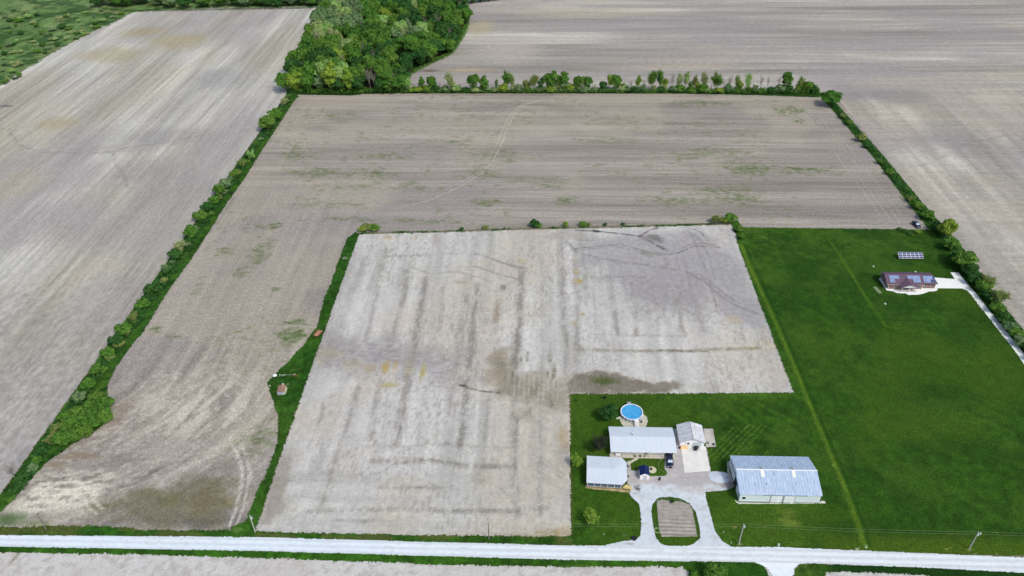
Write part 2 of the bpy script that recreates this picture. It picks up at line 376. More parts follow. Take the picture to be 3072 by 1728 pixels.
# ---- the L-shaped stubble field
def f_ell(X, Y):
    P = Paint(X, Y, (148, 140, 132))
    arm = sst(-62, -84, X)*sst(330, 296, Y)                      # the western arm is worked north-south
    XC, YC = -152., 186.; low = Y < YC; rr_ = np.hypot(X-XC, Y-YC)
    U = np.where(low, rr_, X-XC); VV = np.where(low, YC-55*np.arctan2(YC-Y, np.maximum(X-XC, .1)), Y)
    north = 1-arm
    ew = fbm(X*.008, Y*.22, 81, 4); ns = fbm(U*.22, VV*.012, 82, 4)
    P.mul(1+((ew*north+ns*arm)-.5)*.36)
    ew = fbm(X*.03, Y*1.1, 83, 2); ns = fbm(U*.8, VV*.03, 84, 2); P.mul(1+((ew*north+ns*arm)-.5)*.24)
    a = fbm(X*.018, Y*.02, 85, 4); P.mix(sst(.5, .68, a)*.55, (146, 138, 137))
    a = fbm(X*.022+5, Y*.026, 86, 4); P.mix(sst(.5, .66, a)*.5, (170, 161, 145))
    gr = (88, 104, 62)
    for (x, y, rx, ry, s) in [(2420, 512, 90, 9, .8), (2270, 512, 50, 10, .7), (2190, 585, 70, 22, .6), (2230, 500, 60, 8, .6), (2370, 330, 30, 12, .7), (2400, 365, 20, 8, .7), (2150, 455, 90, 8, .45),
        (820, 678, 34, 8, .9), (790, 740, 24, 26, .6), (770, 780, 14, 18, .5), (878, 1000, 34, 26, .9), (880, 1010, 22, 20, .5), (1450, 608, 34, 10, .7), (1440, 520, 50, 14, .6), (1110, 522, 60, 12, .6), (950, 517, 50, 10, .6),
        (1160, 470, 60, 8, .6), (1250, 560, 40, 10, .5), (1670, 555, 50, 8, .5), (1700, 602, 44, 8, .6), (1100, 660, 120, 6, .6), (1310, 665, 60, 5, .6), (670, 755, 14, 14, .6), (1830, 420, 60, 8, .5), (2090, 310, 90, 7, .5), (1600, 540, 60, 8, .35), (1880, 360, 60, 8, .35),
        (1020, 350, 50, 10, .4), (900, 462, 40, 10, .5), (1060, 560, 90, 10, .4), (1500, 470, 80, 12, .4), (825, 870, 14, 14, .5), (735, 810, 20, 24, .5), (470, 990, 16, 8, .7), (530, 1010, 16, 8, .7), (780, 1320, 50, 40, .5), (1000, 615, 100, 8, .4), (2000, 600, 70, 8, .5), (2080, 470, 50, 6, .5), (1350, 425, 50, 7, .4), (600, 860, 16, 20, .4)]:
        P.blob(x, y, rx*1.5, ry*1.5, gr, s*.8, .9, int(x+y*2), .22, .4, .85)
    a = fbm(X*.35, Y*.6, 88, 3); b = fbm(X*.03, Y*.03, 89, 3); P.mix(sst(.6, .75, a)*sst(.42, .6, b)*.5, (112, 118, 84))
    lt = (172, 164, 152)
    for (x, y, rx, ry, s) in [(1770, 385, 70, 18, .5), (1590, 322, 60, 9, .5), (1345, 465, 40, 5, .7), (1500, 480, 30, 6, .5), (1640, 395, 60, 12, .4), (2040, 350, 80, 9, .3)]:
        P.blob(x, y, rx, ry, lt, s, .9, int(x), .15, .3)
    # east-west drill lines, headlands
    for k, yy in enumerate(np.arange(300, 426, 8.5)):
        if k % 2 == 0:
            P.strip([(-120, yy), (40, yy+rng.uniform(-.6, .6)), (150, yy)], .55, lt, .42, .9, 90+k, True, .12)
        else: P.strip([(-120, yy), (150, yy)], .9, (140, 132, 130), .3, .9, 90+k, True, .12)
    for yy, c in ((423, lt), (421, lt), (288, lt), (291, lt), (294, (140, 132, 128))): P.strip([(-135, yy), (150, yy)], .4, c, .6, .8, int(yy), True, .15)
    for xx in (148, 151, 154, 157): P.strip([(xx, 280), (xx-2, 415)], .5, lt, .5, .8, int(xx), True, .15)
    for xx in (-139, -134, -128, -121, -115, -109, -103, -97, -91, -85): P.strip([(xx, 300 if xx > -120 else 420), (xx+1, 200), (xx+2, 160)], .5, lt, .42, .9, int(-xx), True, .15)
    # the curved wheel track
    P.strip([(1640, 300), (1580, 312), (1545, 340), (1522, 385), (1505, 430), (1480, 480), (1445, 520), (1380, 560), (1290, 600), (1180, 628)], .5, (190, 180, 166), .75, .6, 101, sc=.3)
    P.strip([(1625, 300), (1565, 315), (1530, 345), (1507, 390), (1490, 435), (1463, 484), (1430, 520), (1366, 556)], .5, (190, 180, 166), .65, .6, 102, sc=.3)
    P.strip([(1060, 560), (960, 620), (880, 680)], .6, lt, .6, .7, 103, sc=.3)
    # sun bleached straw in the bend, drowned corner, tracks to the road
    wh = (200, 192, 178)
    b = fbm(U*.6, VV*.10, 104, 3)
    reg = np.exp(-(((X+104)/22)**2+((Y-168)/22)**2)); P.mix(sst(.44, .62, b)*reg*.8, wh); P.mix(sst(.52, .66, fbm(U*.9, VV*.5, 106, 3))*sst(20, 32, rr_)*sst(75, 60, rr_)*low*.5, (188, 180, 168))
    b2 = fbm(X*.25+Y*.5, Y*.9-X*.25, 105, 3)
    x, y = G(180, 1480); reg = np.exp(-(((X-x)/13.5)**4+((Y-y-(X-x)*.12)/7.5)**4)); P.mix(sst(.30, .52, b2)*reg*.95, (214, 206, 190))
    for (x, y, rx, ry, c, s) in [(460, 1478, 60, 14, (104, 106, 64), .5), (670, 1510, 50, 26, (112, 104, 62), .5), (520, 1560, 190, 22, (108, 104, 106), .8), (640, 1562, 110, 26, (100, 96, 100), .8), (300, 1520, 50, 20, (108, 110, 80), .5),
        (25, 1560, 60, 26, (84, 106, 66), .9), (110, 1570, 50, 12, (120, 128, 92), .6), (250, 1370, 90, 10, (130, 112, 92), .6), (360, 1245, 30, 60, (140, 128, 114), .6), (500, 1340, 160, 40, (150, 143, 138), .5), (160, 1395, 40, 14, (136, 124, 100), .6)]:
        P.blob(x, y, rx, ry, c, s, .55, int(x+7*y), .12, .2)
    P.poly([(270, 1545), (310, 1505), (400, 1480), (520, 1456), (620, 1436), (700, 1440), (715, 1500), (690, 1565), (640, 1590), (480, 1590), (360, 1565)], (112, 106, 86), .75, 3.5, 130, .2, 9)
    P.blob(600, 1500, 110, 44, (108, 100, 70), .5, .8, 131, .25, .35, .5); P.blob(500, 1495, 50, 26, (98, 102, 58), .5, .8, 132, .25, .35, .5)
    for dx in (0, 22):
        P.strip([(700+dx, 1335), (718+dx, 1375), (728+dx, 1420), (722+dx*.9, 1470), (706+dx, 1530), (690+dx*.9, 1578)], .55, (196, 188, 180), 1.0, .25, 111+dx, sc=.4, wob=.2)
    P.strip([(740, 1335), (736, 1420), (728, 1500), (700, 1575)], .35, (112, 104, 98), .6, .6, 113, sc=.4)
    P.strip([(225, 1465), (255, 1500), (270, 1525), (290, 1540)], .8, (212, 204, 190), 1.0, .4, 114, sc=.4)
    P.strip([(270, 1480), (285, 1505), (305, 1525)], .7, (210, 202, 190), .9, .4, 115, sc=.4)
    for o_ in range(7):
        P.strip([(360+30*o_, 1470-10*o_), (480+30*o_, 1440-14*o_), (600+22*o_, 1400-20*o_)], .5, (178, 170, 160), .5, .9, 120+o_, sc=.3)
    a = fbm(X*1.1, Y*1.1, 125, 2); P.mul(1+(a-.5)*.16*sst(320, 150, Y))
    return P.C
sheet('stubble_field', (-150, 170, 121.5, 433), .62, None, f_ell, M_SOILF, .015, 'grey brown L-shaped stubble field inside the hedges')

# ---- the pale centre field
CEN = [G(1073, 703), G(2205, 674), G(2236, 727), G(2383, 1182), G(1713, 1182), G(1716, 1612), G(760, 1606)]
def s5(l): return [(1000+x/1.9815, 600+y/1.9815) for x, y in l]
def s6(l): return [(800+x/2.337, 1000+y/2.337) for x, y in l]
def f_cen(X, Y):
    P = Paint(X, Y, (182, 179, 174))
    a = fbm(X*.30, Y*.014, 131, 4); hd = sst(148, 140, Y); b = fbm(X*.014, Y*.34, 134, 4); P.mul(1+(a-.5)*.34*(1-hd)+(b-.5)*.26*hd)
    a = fbm(X*.02, Y*.02, 132, 4); P.mix(sst(.45, .65, a)*.5, (198, 193, 190))
    a = fbm(X*.03+7, Y*.03, 133, 4); P.mix(sst(.5, .66, a)*.45, (186, 174, 156))
    P.poly([(1480, 1060), (1530, 1050), (1570, 1130), (1660, 1120), (1712, 1150), (1712, 1190), (1690, 1230), (1600, 1218), (1540, 1200), (1490, 1150)], (146, 139, 124), .6, 3, 138, .16)
    P.poly(s6([(0, 1150), (60, 950), (130, 850), (175, 880), (160, 1000), (110, 1100), (110, 1230), (60, 1290), (-20, 1330)]), (150, 143, 132), .85, 1.2, 135)
    P.poly([(1718, 1125), (1790, 1112), (1860, 1124), (1960, 1148), (2060, 1150), (2030, 1172), (1900, 1179), (1700, 1183)], (122, 114, 103), .95, 1.2, 136)
    P.poly([(1750, 720), (2000, 700), (2160, 720), (2230, 800), (2290, 940), (2240, 980), (2120, 900), (1990, 920), (1880, 830), (1780, 800)], (150, 147, 149), .75, 6, 137, .06)
    # greyer damp ground to the north-east
    for (x, y, rx, ry, c, s) in [(1960, 830, 160, 90, (150, 144, 146), .75), (2060, 760, 170, 70, (160, 155, 157), .7), (1900, 760, 150, 60, (168, 163, 164), .6), (2140, 900, 110, 80, (160, 154, 152), .6), (2200, 830, 60, 90, (160, 155, 155), .6),
        (1640, 710, 90, 18, (172, 164, 160), .6), (1310, 712, 16, 16, (160, 150, 144), .8), (1165, 712, 18, 10, (186, 164, 130), .8), (1248, 712, 14, 8, (188, 168, 128), .7),
        (1100, 1062, 260, 60, (148, 141, 141), .9), (1300, 1085, 200, 50, (152, 146, 147), .8), (1000, 1030, 60, 40, (152, 146, 146), .7), (1350, 1150, 90, 30, (160, 154, 154), .6),
        (1000, 1060, 44, 34, (162, 150, 124), .6), (1060, 1092, 40, 16, (164, 148, 116), .5), (1110, 1100, 26, 14, (166, 146, 104), .6), (1160, 1100, 12, 22, (176, 150, 80), .8), (1185, 1100, 10, 24, (170, 140, 84), .7), (1268, 1118, 10, 20, (172, 156, 84), .8), (1225, 1120, 14, 50, (170, 156, 110), .5), (1162, 1156, 26, 7, (168, 154, 88), .7), (1150, 1100, 10, 12, (180, 150, 84), .6),
        (1500, 1100, 40, 60, (148, 136, 116), .7), (1555, 1170, 60, 40, (138, 130, 112), .75), (1510, 1180, 30, 26, (126, 118, 104), .6), (1610, 1175, 60, 30, (134, 128, 112), .7), (1660, 1200, 30, 22, (140, 134, 120), .6), (1570, 1240, 30, 26, (140, 133, 118), .6), (1590, 1230, 8, 14, (110, 104, 92), .7), (1537, 1245, 7, 14, (120, 112, 104), .7),
        (2120, 1160, 120, 14, (168, 161, 154), .5),
        (1690, 1310, 14, 36, (170, 152, 120), .8), (1700, 1350, 14, 18, (150, 138, 122), .6), (1650, 1602, 80, 20, (152, 138, 112), .8), (1690, 1595, 30, 16, (160, 140, 100), .6), (1550, 1606, 60, 8, (150, 140, 120), .6),
        (835, 1430, 44, 60, (150, 141, 132), .9), (820, 1520, 40, 50, (158, 150, 142), .8), (870, 1380, 30, 50, (170, 161, 152), .6), (880, 1530, 12, 8, (160, 150, 122), .5),
        (1340, 1330, 16, 16, (136, 128, 126), .7), (1282, 1326, 10, 8, (130, 124, 110), .6), (1430, 1430, 24, 26, (150, 143, 132), .6), (1455, 1532, 34, 8, (132, 124, 120), .7), (1553, 1535, 12, 20, (128, 120, 118), .8), (1622, 1535, 8, 12, (134, 126, 124), .7), (1465, 1400, 30, 8, (132, 124, 118), .7), (1060, 1425, 18, 6, (150, 142, 130), .6), (1100, 1500, 160, 20, (176, 171, 171), .5),
        (1726, 815, 11, 10, (176, 152, 84), .95), (1733, 845, 16, 9, (172, 148, 84), .95), (1747, 943, 13, 5, (168, 146, 88), .9), (1722, 970, 14, 8, (166, 146, 100), .6), (1725, 780, 8, 7, (176, 160, 116), .6), (1510, 862, 9, 8, (128, 120, 114), .8), (1384, 845, 16, 7, (150, 140, 124), .5), (1565, 782, 20, 14, (172, 158, 128), .6),
        (1492, 1070, 22, 20, (150, 132, 112), .6), (1489, 940, 8, 30, (150, 130, 112), .8), (2205, 960, 26, 14, (182, 166, 134), .5), (2300, 1040, 60, 20, (186, 174, 150), .5)]:
        P.blob(x, y, rx*1.15, ry*1.15, c, s*.85, .7, int(x+y), .16, .12, .35)
    dk = (143, 137, 130); dk2 = (128, 123, 117)
    for i, (pts, wd, st, c) in enumerate([
        ([(1440, 0), (1405, 300), (1380, 600), (1360, 790)], 1.7, .95, dk2), ([(1050, 30), (985, 330), (930, 600), (900, 790)], 1.6, .9, dk),
        ([(1010, 330), (955, 600), (925, 720)], .7, .8, dk2), ([(640, 380), (520, 780), (450, 950), (430, 1080), (390, 1240)], 1.6, .8, dk), ([(790, 330), (730, 740)], 1.4, .75, dk), ([(430, 450), (330, 740)], 1.5, .75, dk),
        ([(1750, 0), (1740, 350), (1730, 700), (1745, 1100), (1750, 1270)], 1.5, .8, dk), ([(1760, 600), (1745, 950)], .7, .9, dk2), ([(1930, 250), (1910, 900), (1915, 1280)], 1.0, .6, dk), ([(2110, 0), (2105, 300)], 1.4, .7, dk), ([(2160, 60), (2170, 400)], 1.4, .6, (150, 142, 130)),
        ([(1560, 450), (1530, 780)], 1.4, .6, dk), ([(1300, 380), (1290, 560)], 1.6, .5, dk), ([(1330, 0), (1330, 280)], 1.2, .6, dk), ([(1650, 160), (1640, 330), (1660, 420)], 2.4, .7, (140, 130, 112)), ([(1200, 500), (1190, 760)], 1.2, .35, dk),
        ([(660, 900), (1100, 890), (1280, 910), (1450, 930), (1720, 930)], 1.5, .9, dk), ([(900, 915), (1150, 885), (1350, 915)], .5, .9, dk2), ([(1480, 940), (1620, 945)], 1.3, .8, dk2),
        ([(770, 1080), (1000, 1085), (1280, 1080)], 1.0, .8, dk), ([(960, 1078), (1100, 1080)], .4, .9, dk2), ([(290, 1250), (600, 1240), (900, 1235), (1720, 1250), (1950, 1220)], 1.1, .8, dk), ([(1200, 1245), (1500, 1250), (1700, 1250)], 1.0, .6, dk2),
        ([(700, 790), (1250, 780), (1720, 800)], .8, .5, dk), ([(500, 1310), (900, 1320)], .7, .4, dk), ([(650, 1330), (740, 1310)], .8, .5, dk2),
        ([(1370, 365), (1500, 405), (1640, 420)], .6, 1.0, (92, 86, 80)), ([(1360, 365), (1385, 368)], .8, 1.0, (70, 66, 62)),
        ([(300, 830), (340, 940), (460, 1000), (640, 1010), (820, 970), (940, 880), (980, 800)], .35, .5, dk), ([(1900, 620), (2020, 720)], .3, .5, dk), ([(1870, 850), (2060, 1010), (2080, 1040)], .35, .6, dk2), ([(1900, 840), (2090, 1000)], .35, .5, dk2), ([(1640, 1080), (1720, 1190), (1760, 1150)], .3, .6, dk2),
        ([(130, 1360), (190, 1290), (260, 1240)], .3, .5, dk)]):
        P.strip(s6(pts), wd*(1.25 if sum(c) > 330 else 1.0), c, st*(.72 if sum(c) > 330 else 1.1), .75, 140+i, sc=.9, wob=.3, fuzz=.9)
    for k in range(26):   # streaked ruts in the wet corner
        x = 1560+rng.uniform(0, 460); y = 180+rng.uniform(0, 300)*(x-1450)/500
        P.blob(800+x/2.337, 1000+y/2.337, rng.uniform(4, 10), rng.uniform(10, 26), (132, 126, 112) if k % 3 else (120, 113, 100), .75, .9, 190+k, .5, .12, .5)
    for k in range(10):
        x = 1740+k*34; P.strip(s6([(x, 260+k*8), (x-6, 470)]), .35, (198, 193, 184), .5, .7, 205+k, sc=.9, wob=.3, fuzz=.6)
    for k in range(9):
        P.strip(s6([(1830+k*14, 480-k*8), (1960+k*12, 400-k*4), (2030+k*5, 380)]), .28, (200, 193, 184) if k % 2 else (130, 122, 108), .75, .4, 215+k, sc=.9)
    for i, (pts, wd, st, c) in enumerate([
        ([(330, 335), (650, 322), (870, 322), (1000, 370), (1130, 405)], .9, .8, (150, 143, 142)), ([(930, 345), (1020, 380), (1120, 405)], 1.0, .9, (136, 130, 128)), ([(470, 400), (580, 440), (730, 425), (870, 465), (920, 480)], .9, .7, (150, 143, 142)), ([(850, 395), (900, 412), (950, 430), (1100, 470)], .8, .8, (140, 134, 132)), ([(600, 400), (900, 395)], .7, .4, dk),
        ([(1115, 400), (1110, 700), (1080, 990)], 2.0, .95, (131, 124, 116)), ([(440, 420), (420, 570), (330, 880)], 1.6, .85, dk), ([(550, 470), (520, 650), (480, 860)], 1.7, .9, dk2), ([(310, 290), (250, 600), (190, 840)], 1.6, .7, dk), ([(350, 290), (320, 330)], 1.2, .6, dk), ([(800, 450), (770, 700), (740, 900)], 2.0, .8, dk), ([(860, 500), (840, 700), (820, 900)], 1.9, .95, dk2),
        ([(650, 520), (640, 780)], 1.4, .5, dk), ([(980, 600), (960, 720)], 1.8, .7, (150, 134, 120)), ([(1240, 350), (1240, 990)], 1.2, .5, dk), ([(1365, 230), (1365, 600), (1385, 990)], 1.3, .85, dk), ([(1390, 235), (1415, 600)], 3.2, .9, (210, 206, 206)), ([(1430, 350), (1450, 620), (1440, 900)], 1.4, .5, dk),
        ([(1440, 180), (1560, 185), (1700, 200), (1820, 215)], .7, .95, (88, 82, 82)), ([(1820, 215), (1850, 200), (1880, 180), (1930, 165)], .8, .9, (104, 98, 98)), ([(1550, 185), (1575, 188)], 1.4, 1, (60, 56, 58)), ([(1820, 215), (1870, 240), (1930, 275), (1980, 295)], 1.2, .95, (96, 92, 92)), ([(1850, 225), (1910, 215), (1940, 245)], 2.6, .9, (116, 111, 111)), ([(1440, 235), (1540, 242)], .7, .8, (126, 122, 108)),
        ([(1380, 240), (1450, 310), (1600, 350), (1950, 400), (2100, 430), (2200, 480), (2300, 570), (2420, 640), (2560, 690)], 1.0, .8, (130, 124, 124)), ([(2110, 430), (2180, 440), (2330, 560), (2420, 620)], .5, .8, (118, 112, 112)), ([(1440, 290), (1700, 262), (1950, 328), (2040, 318), (2150, 272), (2300, 282)], .5, .9, (112, 107, 108)), ([(1440, 302), (1680, 275), (1900, 320), (2030, 300), (2140, 258), (2280, 264)], .5, .8, (118, 112, 113)),
        ([(2120, 165), (2180, 190), (2220, 240), (2300, 285)], .5, .9, (116, 110, 111)), ([(2095, 175), (2150, 215), (2200, 255), (2280, 280)], .4, .8, (118, 112, 113)), ([(2130, 200), (2200, 380), (2240, 500), (2280, 640)], .45, .8, (122, 116, 117)), ([(2170, 210), (2240, 360), (2270, 480)], .4, .6, (126, 120, 121)), ([(2080, 340), (2120, 500), (2140, 620)], .5, .6, (130, 124, 124)), ([(2040, 345), (2060, 420)], .5, .7, (124, 118, 118)), ([(1970, 345), (1985, 385)], 1.2, .6, (130, 125, 122)),
        ([(2020, 690), (2060, 560), (2170, 500), (2250, 540), (2330, 640)], .4, .5, (136, 130, 130)), ([(2140, 720), (2300, 650), (2560, 640)], .5, .5, (136, 130, 130)), ([(1540, 460), (1720, 455), (1850, 460)], .8, .6, (132, 126, 126)), ([(2380, 345), (2360, 370), (2400, 390), (2370, 420)], .3, .5, dk), ([(2220, 410), (2330, 400)], .8, .5, (134, 128, 128)),
        ([(1500, 450), (1500, 520)], 1.5, .7, dk), ([(1630, 450), (1660, 600), (1690, 790)], 1.5, .85, dk), ([(1770, 500), (1790, 650), (1800, 800)], 1.5, .85, dk), ([(1900, 500), (1920, 650), (1940, 800)], 1.3, .7, dk), ([(2040, 600), (2080, 800)], 1.7, .85, dk), ([(2150, 600), (2200, 780)], 1.4, .6, (150, 144, 143)), ([(1550, 530), (1560, 760)], 1.2, .4, dk),
        ([(1450, 890), (1800, 895), (2100, 900), (2200, 890), (2530, 880)], 1.1, .95, (136, 128, 112)), ([(1560, 800), (2080, 812)], .8, .55, dk), ([(1450, 860), (1500, 910)], 1.4, .7, (136, 130, 120)), ([(1940, 895), (2220, 900)], .7, .8, (118, 114, 96)), ([(2410, 885), (2510, 882)], .9, .7, (150, 138, 96)), ([(1450, 760), (1445, 960)], 1.2, .6, dk), ([(950, 560), (1000, 700)], .4, .2, dk), ([(1250, 640), (1310, 580), (1480, 540)], .35, .5, dk)]):
        P.strip(s5(pts), wd*(1.25 if sum(c) > 330 else 1.0), c, st*(.72 if sum(c) > 330 else 1.1), .7, 230+i, sc=.6, wob=.3, fuzz=.8)
    for i, (x, y, rx, ry, c, s) in enumerate([(1900, 222, 52, 20, (120, 116, 114), .9), (1890, 318, 75, 20, (140, 142, 134), .9), (1840, 312, 30, 10, (128, 128, 118), .7), (1320, 215, 60, 30, (166, 156, 150), .8), (610, 228, 26, 14, (170, 158, 150), .6), (1450, 215, 60, 20, (164, 158, 144), .6), (1960, 292, 22, 8, (90, 88, 86), .9)]):
        P.blob(1000+x/1.9815, 600+y/1.9815, rx/1.98, ry/1.98, c, s, .6, 300+i, .4, .4)
    # the drowned green hollow
    P.blob(1812, 1143, 56, 20, (88, 96, 62), .95, .35, 311, .3, .3); P.blob(1812, 1143, 36, 12, (72, 84, 48), .8, .3, 312, .3, .3)
    # row headlands along the edges, coarse clods
    a = fbm(X*.9, Y*.9, 320, 3); P.mul(1+(a-.5)*.16)
    a = fbm(X*2.2, Y*.5, 321, 2); b = fbm(X*.05, Y*.04, 322, 3); P.mix(sst(.55, .75, a)*sst(.4, .6, b)*.55, (150, 142, 136))
    return P.C
sheet('centre_field', (-80, 88, 120, 285), .42, mj(CEN, .5, .9), f_cen, M_SOIL, .03, 'pale bare centre field between the grass strip and the lawns')

# ---- field south of the road
def f_south(X, Y):
    P = Paint(X, Y, (196, 193, 190))
    a = fbm(X*.8, Y*.8, 331, 4); P.mix(sst(.5, .68, a)*.6, (164, 156, 150)); a = fbm(X*.06, Y*.06, 332, 3); P.mix(sst(.5, .68, a)*.5, (186, 179, 174))
    P.strip([(-10, 1728), (30, 1690), (60, 1660)], .8, (140, 130, 116), .7, .8, 333)
    return P.C
sheet('south_field', (-150, 150, 96, 118.6), .5, None, f_south, M_SOIL, .0, 'pale field across the road')
# ---------------------------------------------------------------- lawns, verges, hedge banks
def s1(l): return [(1700+x/4.262, 1160+y/4.262) for x, y in l]
def s2(l): return [(2100+x/4.262, 1320+y/4.262) for x, y in l]
def s3(l): return [(2560+x/3.8125, 700+y/3.8125) for x, y in l]
def s4(l): return [(1700+x/5.152, 1460+y/5.152) for x, y in l]
GR = (47, 80, 20)
def grass_col(X, Y, base=GR, var=1.0):
    P = Paint(X, Y, base)
    a = fbm(X*.05, Y*.05, 401, 4); P.mix(sst(.45, .66, a)*.6*var, (64, 94, 28)); a = fbm(X*.07+4, Y*.05, 402, 4); P.mix(sst(.48, .66, a)*.6*var, (34, 66, 16))
    a = fbm(X*.6, Y*.6, 403, 3); P.mul(1+(a-.5)*.6)
    return P
LAWN = [G(2210, 727), G(2380, 1178)] + GP([(1709, 1182), (1713, 1645)]) + [(9, 121.3), (168, 121.3), (166, 225), (165.5, 250), (166, 272), (165.5, 279.5), (83.5, 280.5)]
def f_lawn(X, Y):
    P = grass_col(X, Y)
    a = fbm((X+Y)*.5, (X-Y)*.03, 405, 3); P.mul(1+(a-.5)*.22)
    a = fbm((X-Y)*.06, (X+Y)*.06, 406, 5); P.mix(sst(.5, .64, a)*.5, (74, 98, 34)); a = fbm(X*.11, Y*.11, 407, 4); P.mix(sst(.54, .68, a)*.45, (30, 60, 16))
    # the big eastern lawn is deeper, the paddock edge near the road yellower
    P.mix(sst(60, 75, X-(Y-123)*.18)*sst(300, 240, Y)*.35, (37, 70, 16))
    a = fbm(X*.03, Y*.03, 411, 4); P.mix(sst(.42, .62, a)*.55, (62, 88, 22))
    P.mix(sst(129, 124, Y)*sst(72, 76, X)*.8, (70, 92, 24))
    # yard behind the houses, lighter and yellower to the west
    for (x, y, rx, ry, c, s) in [(1745, 1260, 44, 60, (62, 92, 22), .6), (1770, 1230, 60, 40, (62, 92, 24), .5), (1900, 1270, 40, 10, (58, 86, 26), .5), (2000, 1210, 80, 16, (52, 86, 26), .4), (2010, 1260, 60, 10, (62, 84, 26), .4),
        (2362, 1540, 32, 22, (88, 106, 40), .8), (2362, 1568, 34, 14, (104, 120, 50), .8), (2366, 1600, 30, 12, (60, 88, 24), .5), (2400, 1632, 30, 6, (84, 104, 36), .6), (2205, 1582, 8, 4, (128, 130, 62), .9), (2219, 1633, 14, 6, (150, 150, 110), .9), (2573, 1647, 9, 3.5, (160, 166, 140), .9), (2597, 1640, 8, 5, (150, 152, 110), .8),
        (2838, 1648, 9, 4, (118, 130, 50), .8), (2907, 1650, 10, 6, (140, 140, 100), .8), (2334, 1637, 6, 5, (170, 178, 180), .8), (1883, 1618, 10, 8, (74, 104, 40), .8), (1874, 1606, 8, 7, (80, 108, 66), .7), (1880, 1560, 30, 14, (50, 84, 26), .6),
        (1727, 1202, 5, 4, (20, 52, 14), .9), (2500, 1396, 4, 4, (150, 160, 90), .7), (2130, 1270, 8, 4, (60, 88, 30), .5), (2150, 1330, 14, 26, (58, 88, 30), .4)]:
        P.blob(x, y, rx, ry, c, s, .7, int(x+y), .4, .4)
    # rows of dry clippings, mown on the diagonal
    for k in range(16):
        x0 = 2138+k*19; P.strip([(x0+70, 1275), (x0, 1345), (x0-36, 1382)] if k < 6 else [(x0+62-k*2, 1300+k*9), (x0-10, 1372+k*10)], .22, (108, 130, 54), .75, .85, 420+k, sc=1.5)
    for k in range(9):
        P.strip([(1900+k*22, 1255-k*3), (1942+k*22, 1218-k*4)], .16, (84, 112, 44), .4, .9, 440+k, sc=1.5)
    for k in range(8): P.strip([(2150+k*26, 1560+k*3), (2200+k*26, 1520+k*2)], .2, (66, 92, 34), .5, .9, 455+k, sc=1.2)
    for k in range(6): P.strip([(2230+k*5, 1600), (2300+k*5, 1560)], .16, (76, 104, 40), .3, .9, 465+k, sc=1.2)
    for k in range(9): P.strip([(2650, 916+k*9), (2950, 918+k*9.5)], .35, (22, 58, 12) if k % 2 else (44, 82, 24), .5, .7, 470+k, sc=.4)
    for k in range(14): P.strip([(2330+k*22, 1200+k*6), (2250+k*24, 1270+k*6)], .3, (38, 76, 22), .3, .9, 480+k, sc=.5)
    # mown boundary lines
    ln = [(2222, 735), (2250, 800), (2330, 975), (2400, 1140), (2470, 1310), (2530, 1450), (2575, 1570), (2597, 1636)]
    P.strip(ln, 1.5, (92, 118, 34), .75, .35, 491, sc=.6, wob=.15, fuzz=.5)
    P.strip([(x+7, y) for x, y in ln], .5, (48, 82, 14), .7, .3, 492)
    P.strip([(x+13, y) for x, y in ln], .9, (22, 56, 10), .5, .3, 493)
    P.strip([(2492, 727), (2560, 830), (2620, 925), (2655, 978), (2690, 985)], 1.1, (72, 104, 24), .75, .5, 494, sc=.4)
    P.strip([(2690, 985), (2850, 988), (2960, 990)], .5, (44, 82, 20), .5, .7, 495)
    P.strip([(2222, 722), (2480, 722), (2800, 722)], .8, (72, 100, 40), .25, .7, 496)
    P.strip([(1711, 1185), (1900, 1184), (2380, 1182)], .5, (80, 90, 40), .6, .6, 497)
    P.strip([(1711, 1185), (1712, 1400), (1715, 1606)], .45, (104, 84, 48), .7, .6, 498)
    return P.C
sheet('lawn', (8, 169, 121, 282), .34, mj(LAWN, .35, 1.4), f_lawn, M_GRASS, .045, 'mown dark green lawns round the two homesteads', relief=.025)

# northern headland strip of the centre field
def strip_sheet(name, left, right, col, label, z=.06, res=.3, am=.38, rel=.2):
    poly = list(left)+list(reversed(right)); xs = [p[0] for p in poly]; ys = [p[1] for p in poly]
    return sheet(name, (min(xs)-1, max(xs)+1, min(ys)-1, max(ys)+1), res, mj(poly, am, .8), col, M_ROUGHG, z, label, relief=rel)
def f_bank(X, Y):
    P = grass_col(X, Y, (48, 84, 28)); a = fbm(X*.25, Y*.25, 501, 3); P.mix(sst(.5, .66, a)*.5, (62, 98, 30)); P.mix(sst(.55, .7, fbm(X*.3, Y*.3, 502, 3))*.6, (16, 44, 14))
    return P.C
HL_R = GP([(900, 290), (887, 297), (840, 369), (793, 441), (731, 540), (680, 612), (628, 695), (571, 783), (503, 876), (431, 995), (384, 1052), (357, 1091), (335, 1130), (322, 1166), (324, 1221), (332, 1257), (293, 1290), (252, 1312), (210, 1340), (155, 1378), (128, 1400), (102, 1427), (62, 1474), (25, 1514), (-10, 1550)])
strip_sheet('hedge_bank', [(-149.5, y) for y in (432, 400, 350, 300, 250, 200, 160, 122)], HL_R, f_bank, 'grassy bank under the long left hedge')
MID_L = GP([(1066, 696), (1042, 715), (1015, 786), (991, 853), (971, 900), (952, 979), (912, 1034), (869, 1081), (826, 1121), (803, 1148), (814, 1187), (832, 1239), (834, 1257), (834, 1321), (809, 1398), (775, 1467), (750, 1530), (738, 1562), (690, 1585), (700, 1612)])
MID_R = GP([(1078, 704), (1000, 920), (915, 1160), (835, 1390), (770, 1585), (764, 1612)])
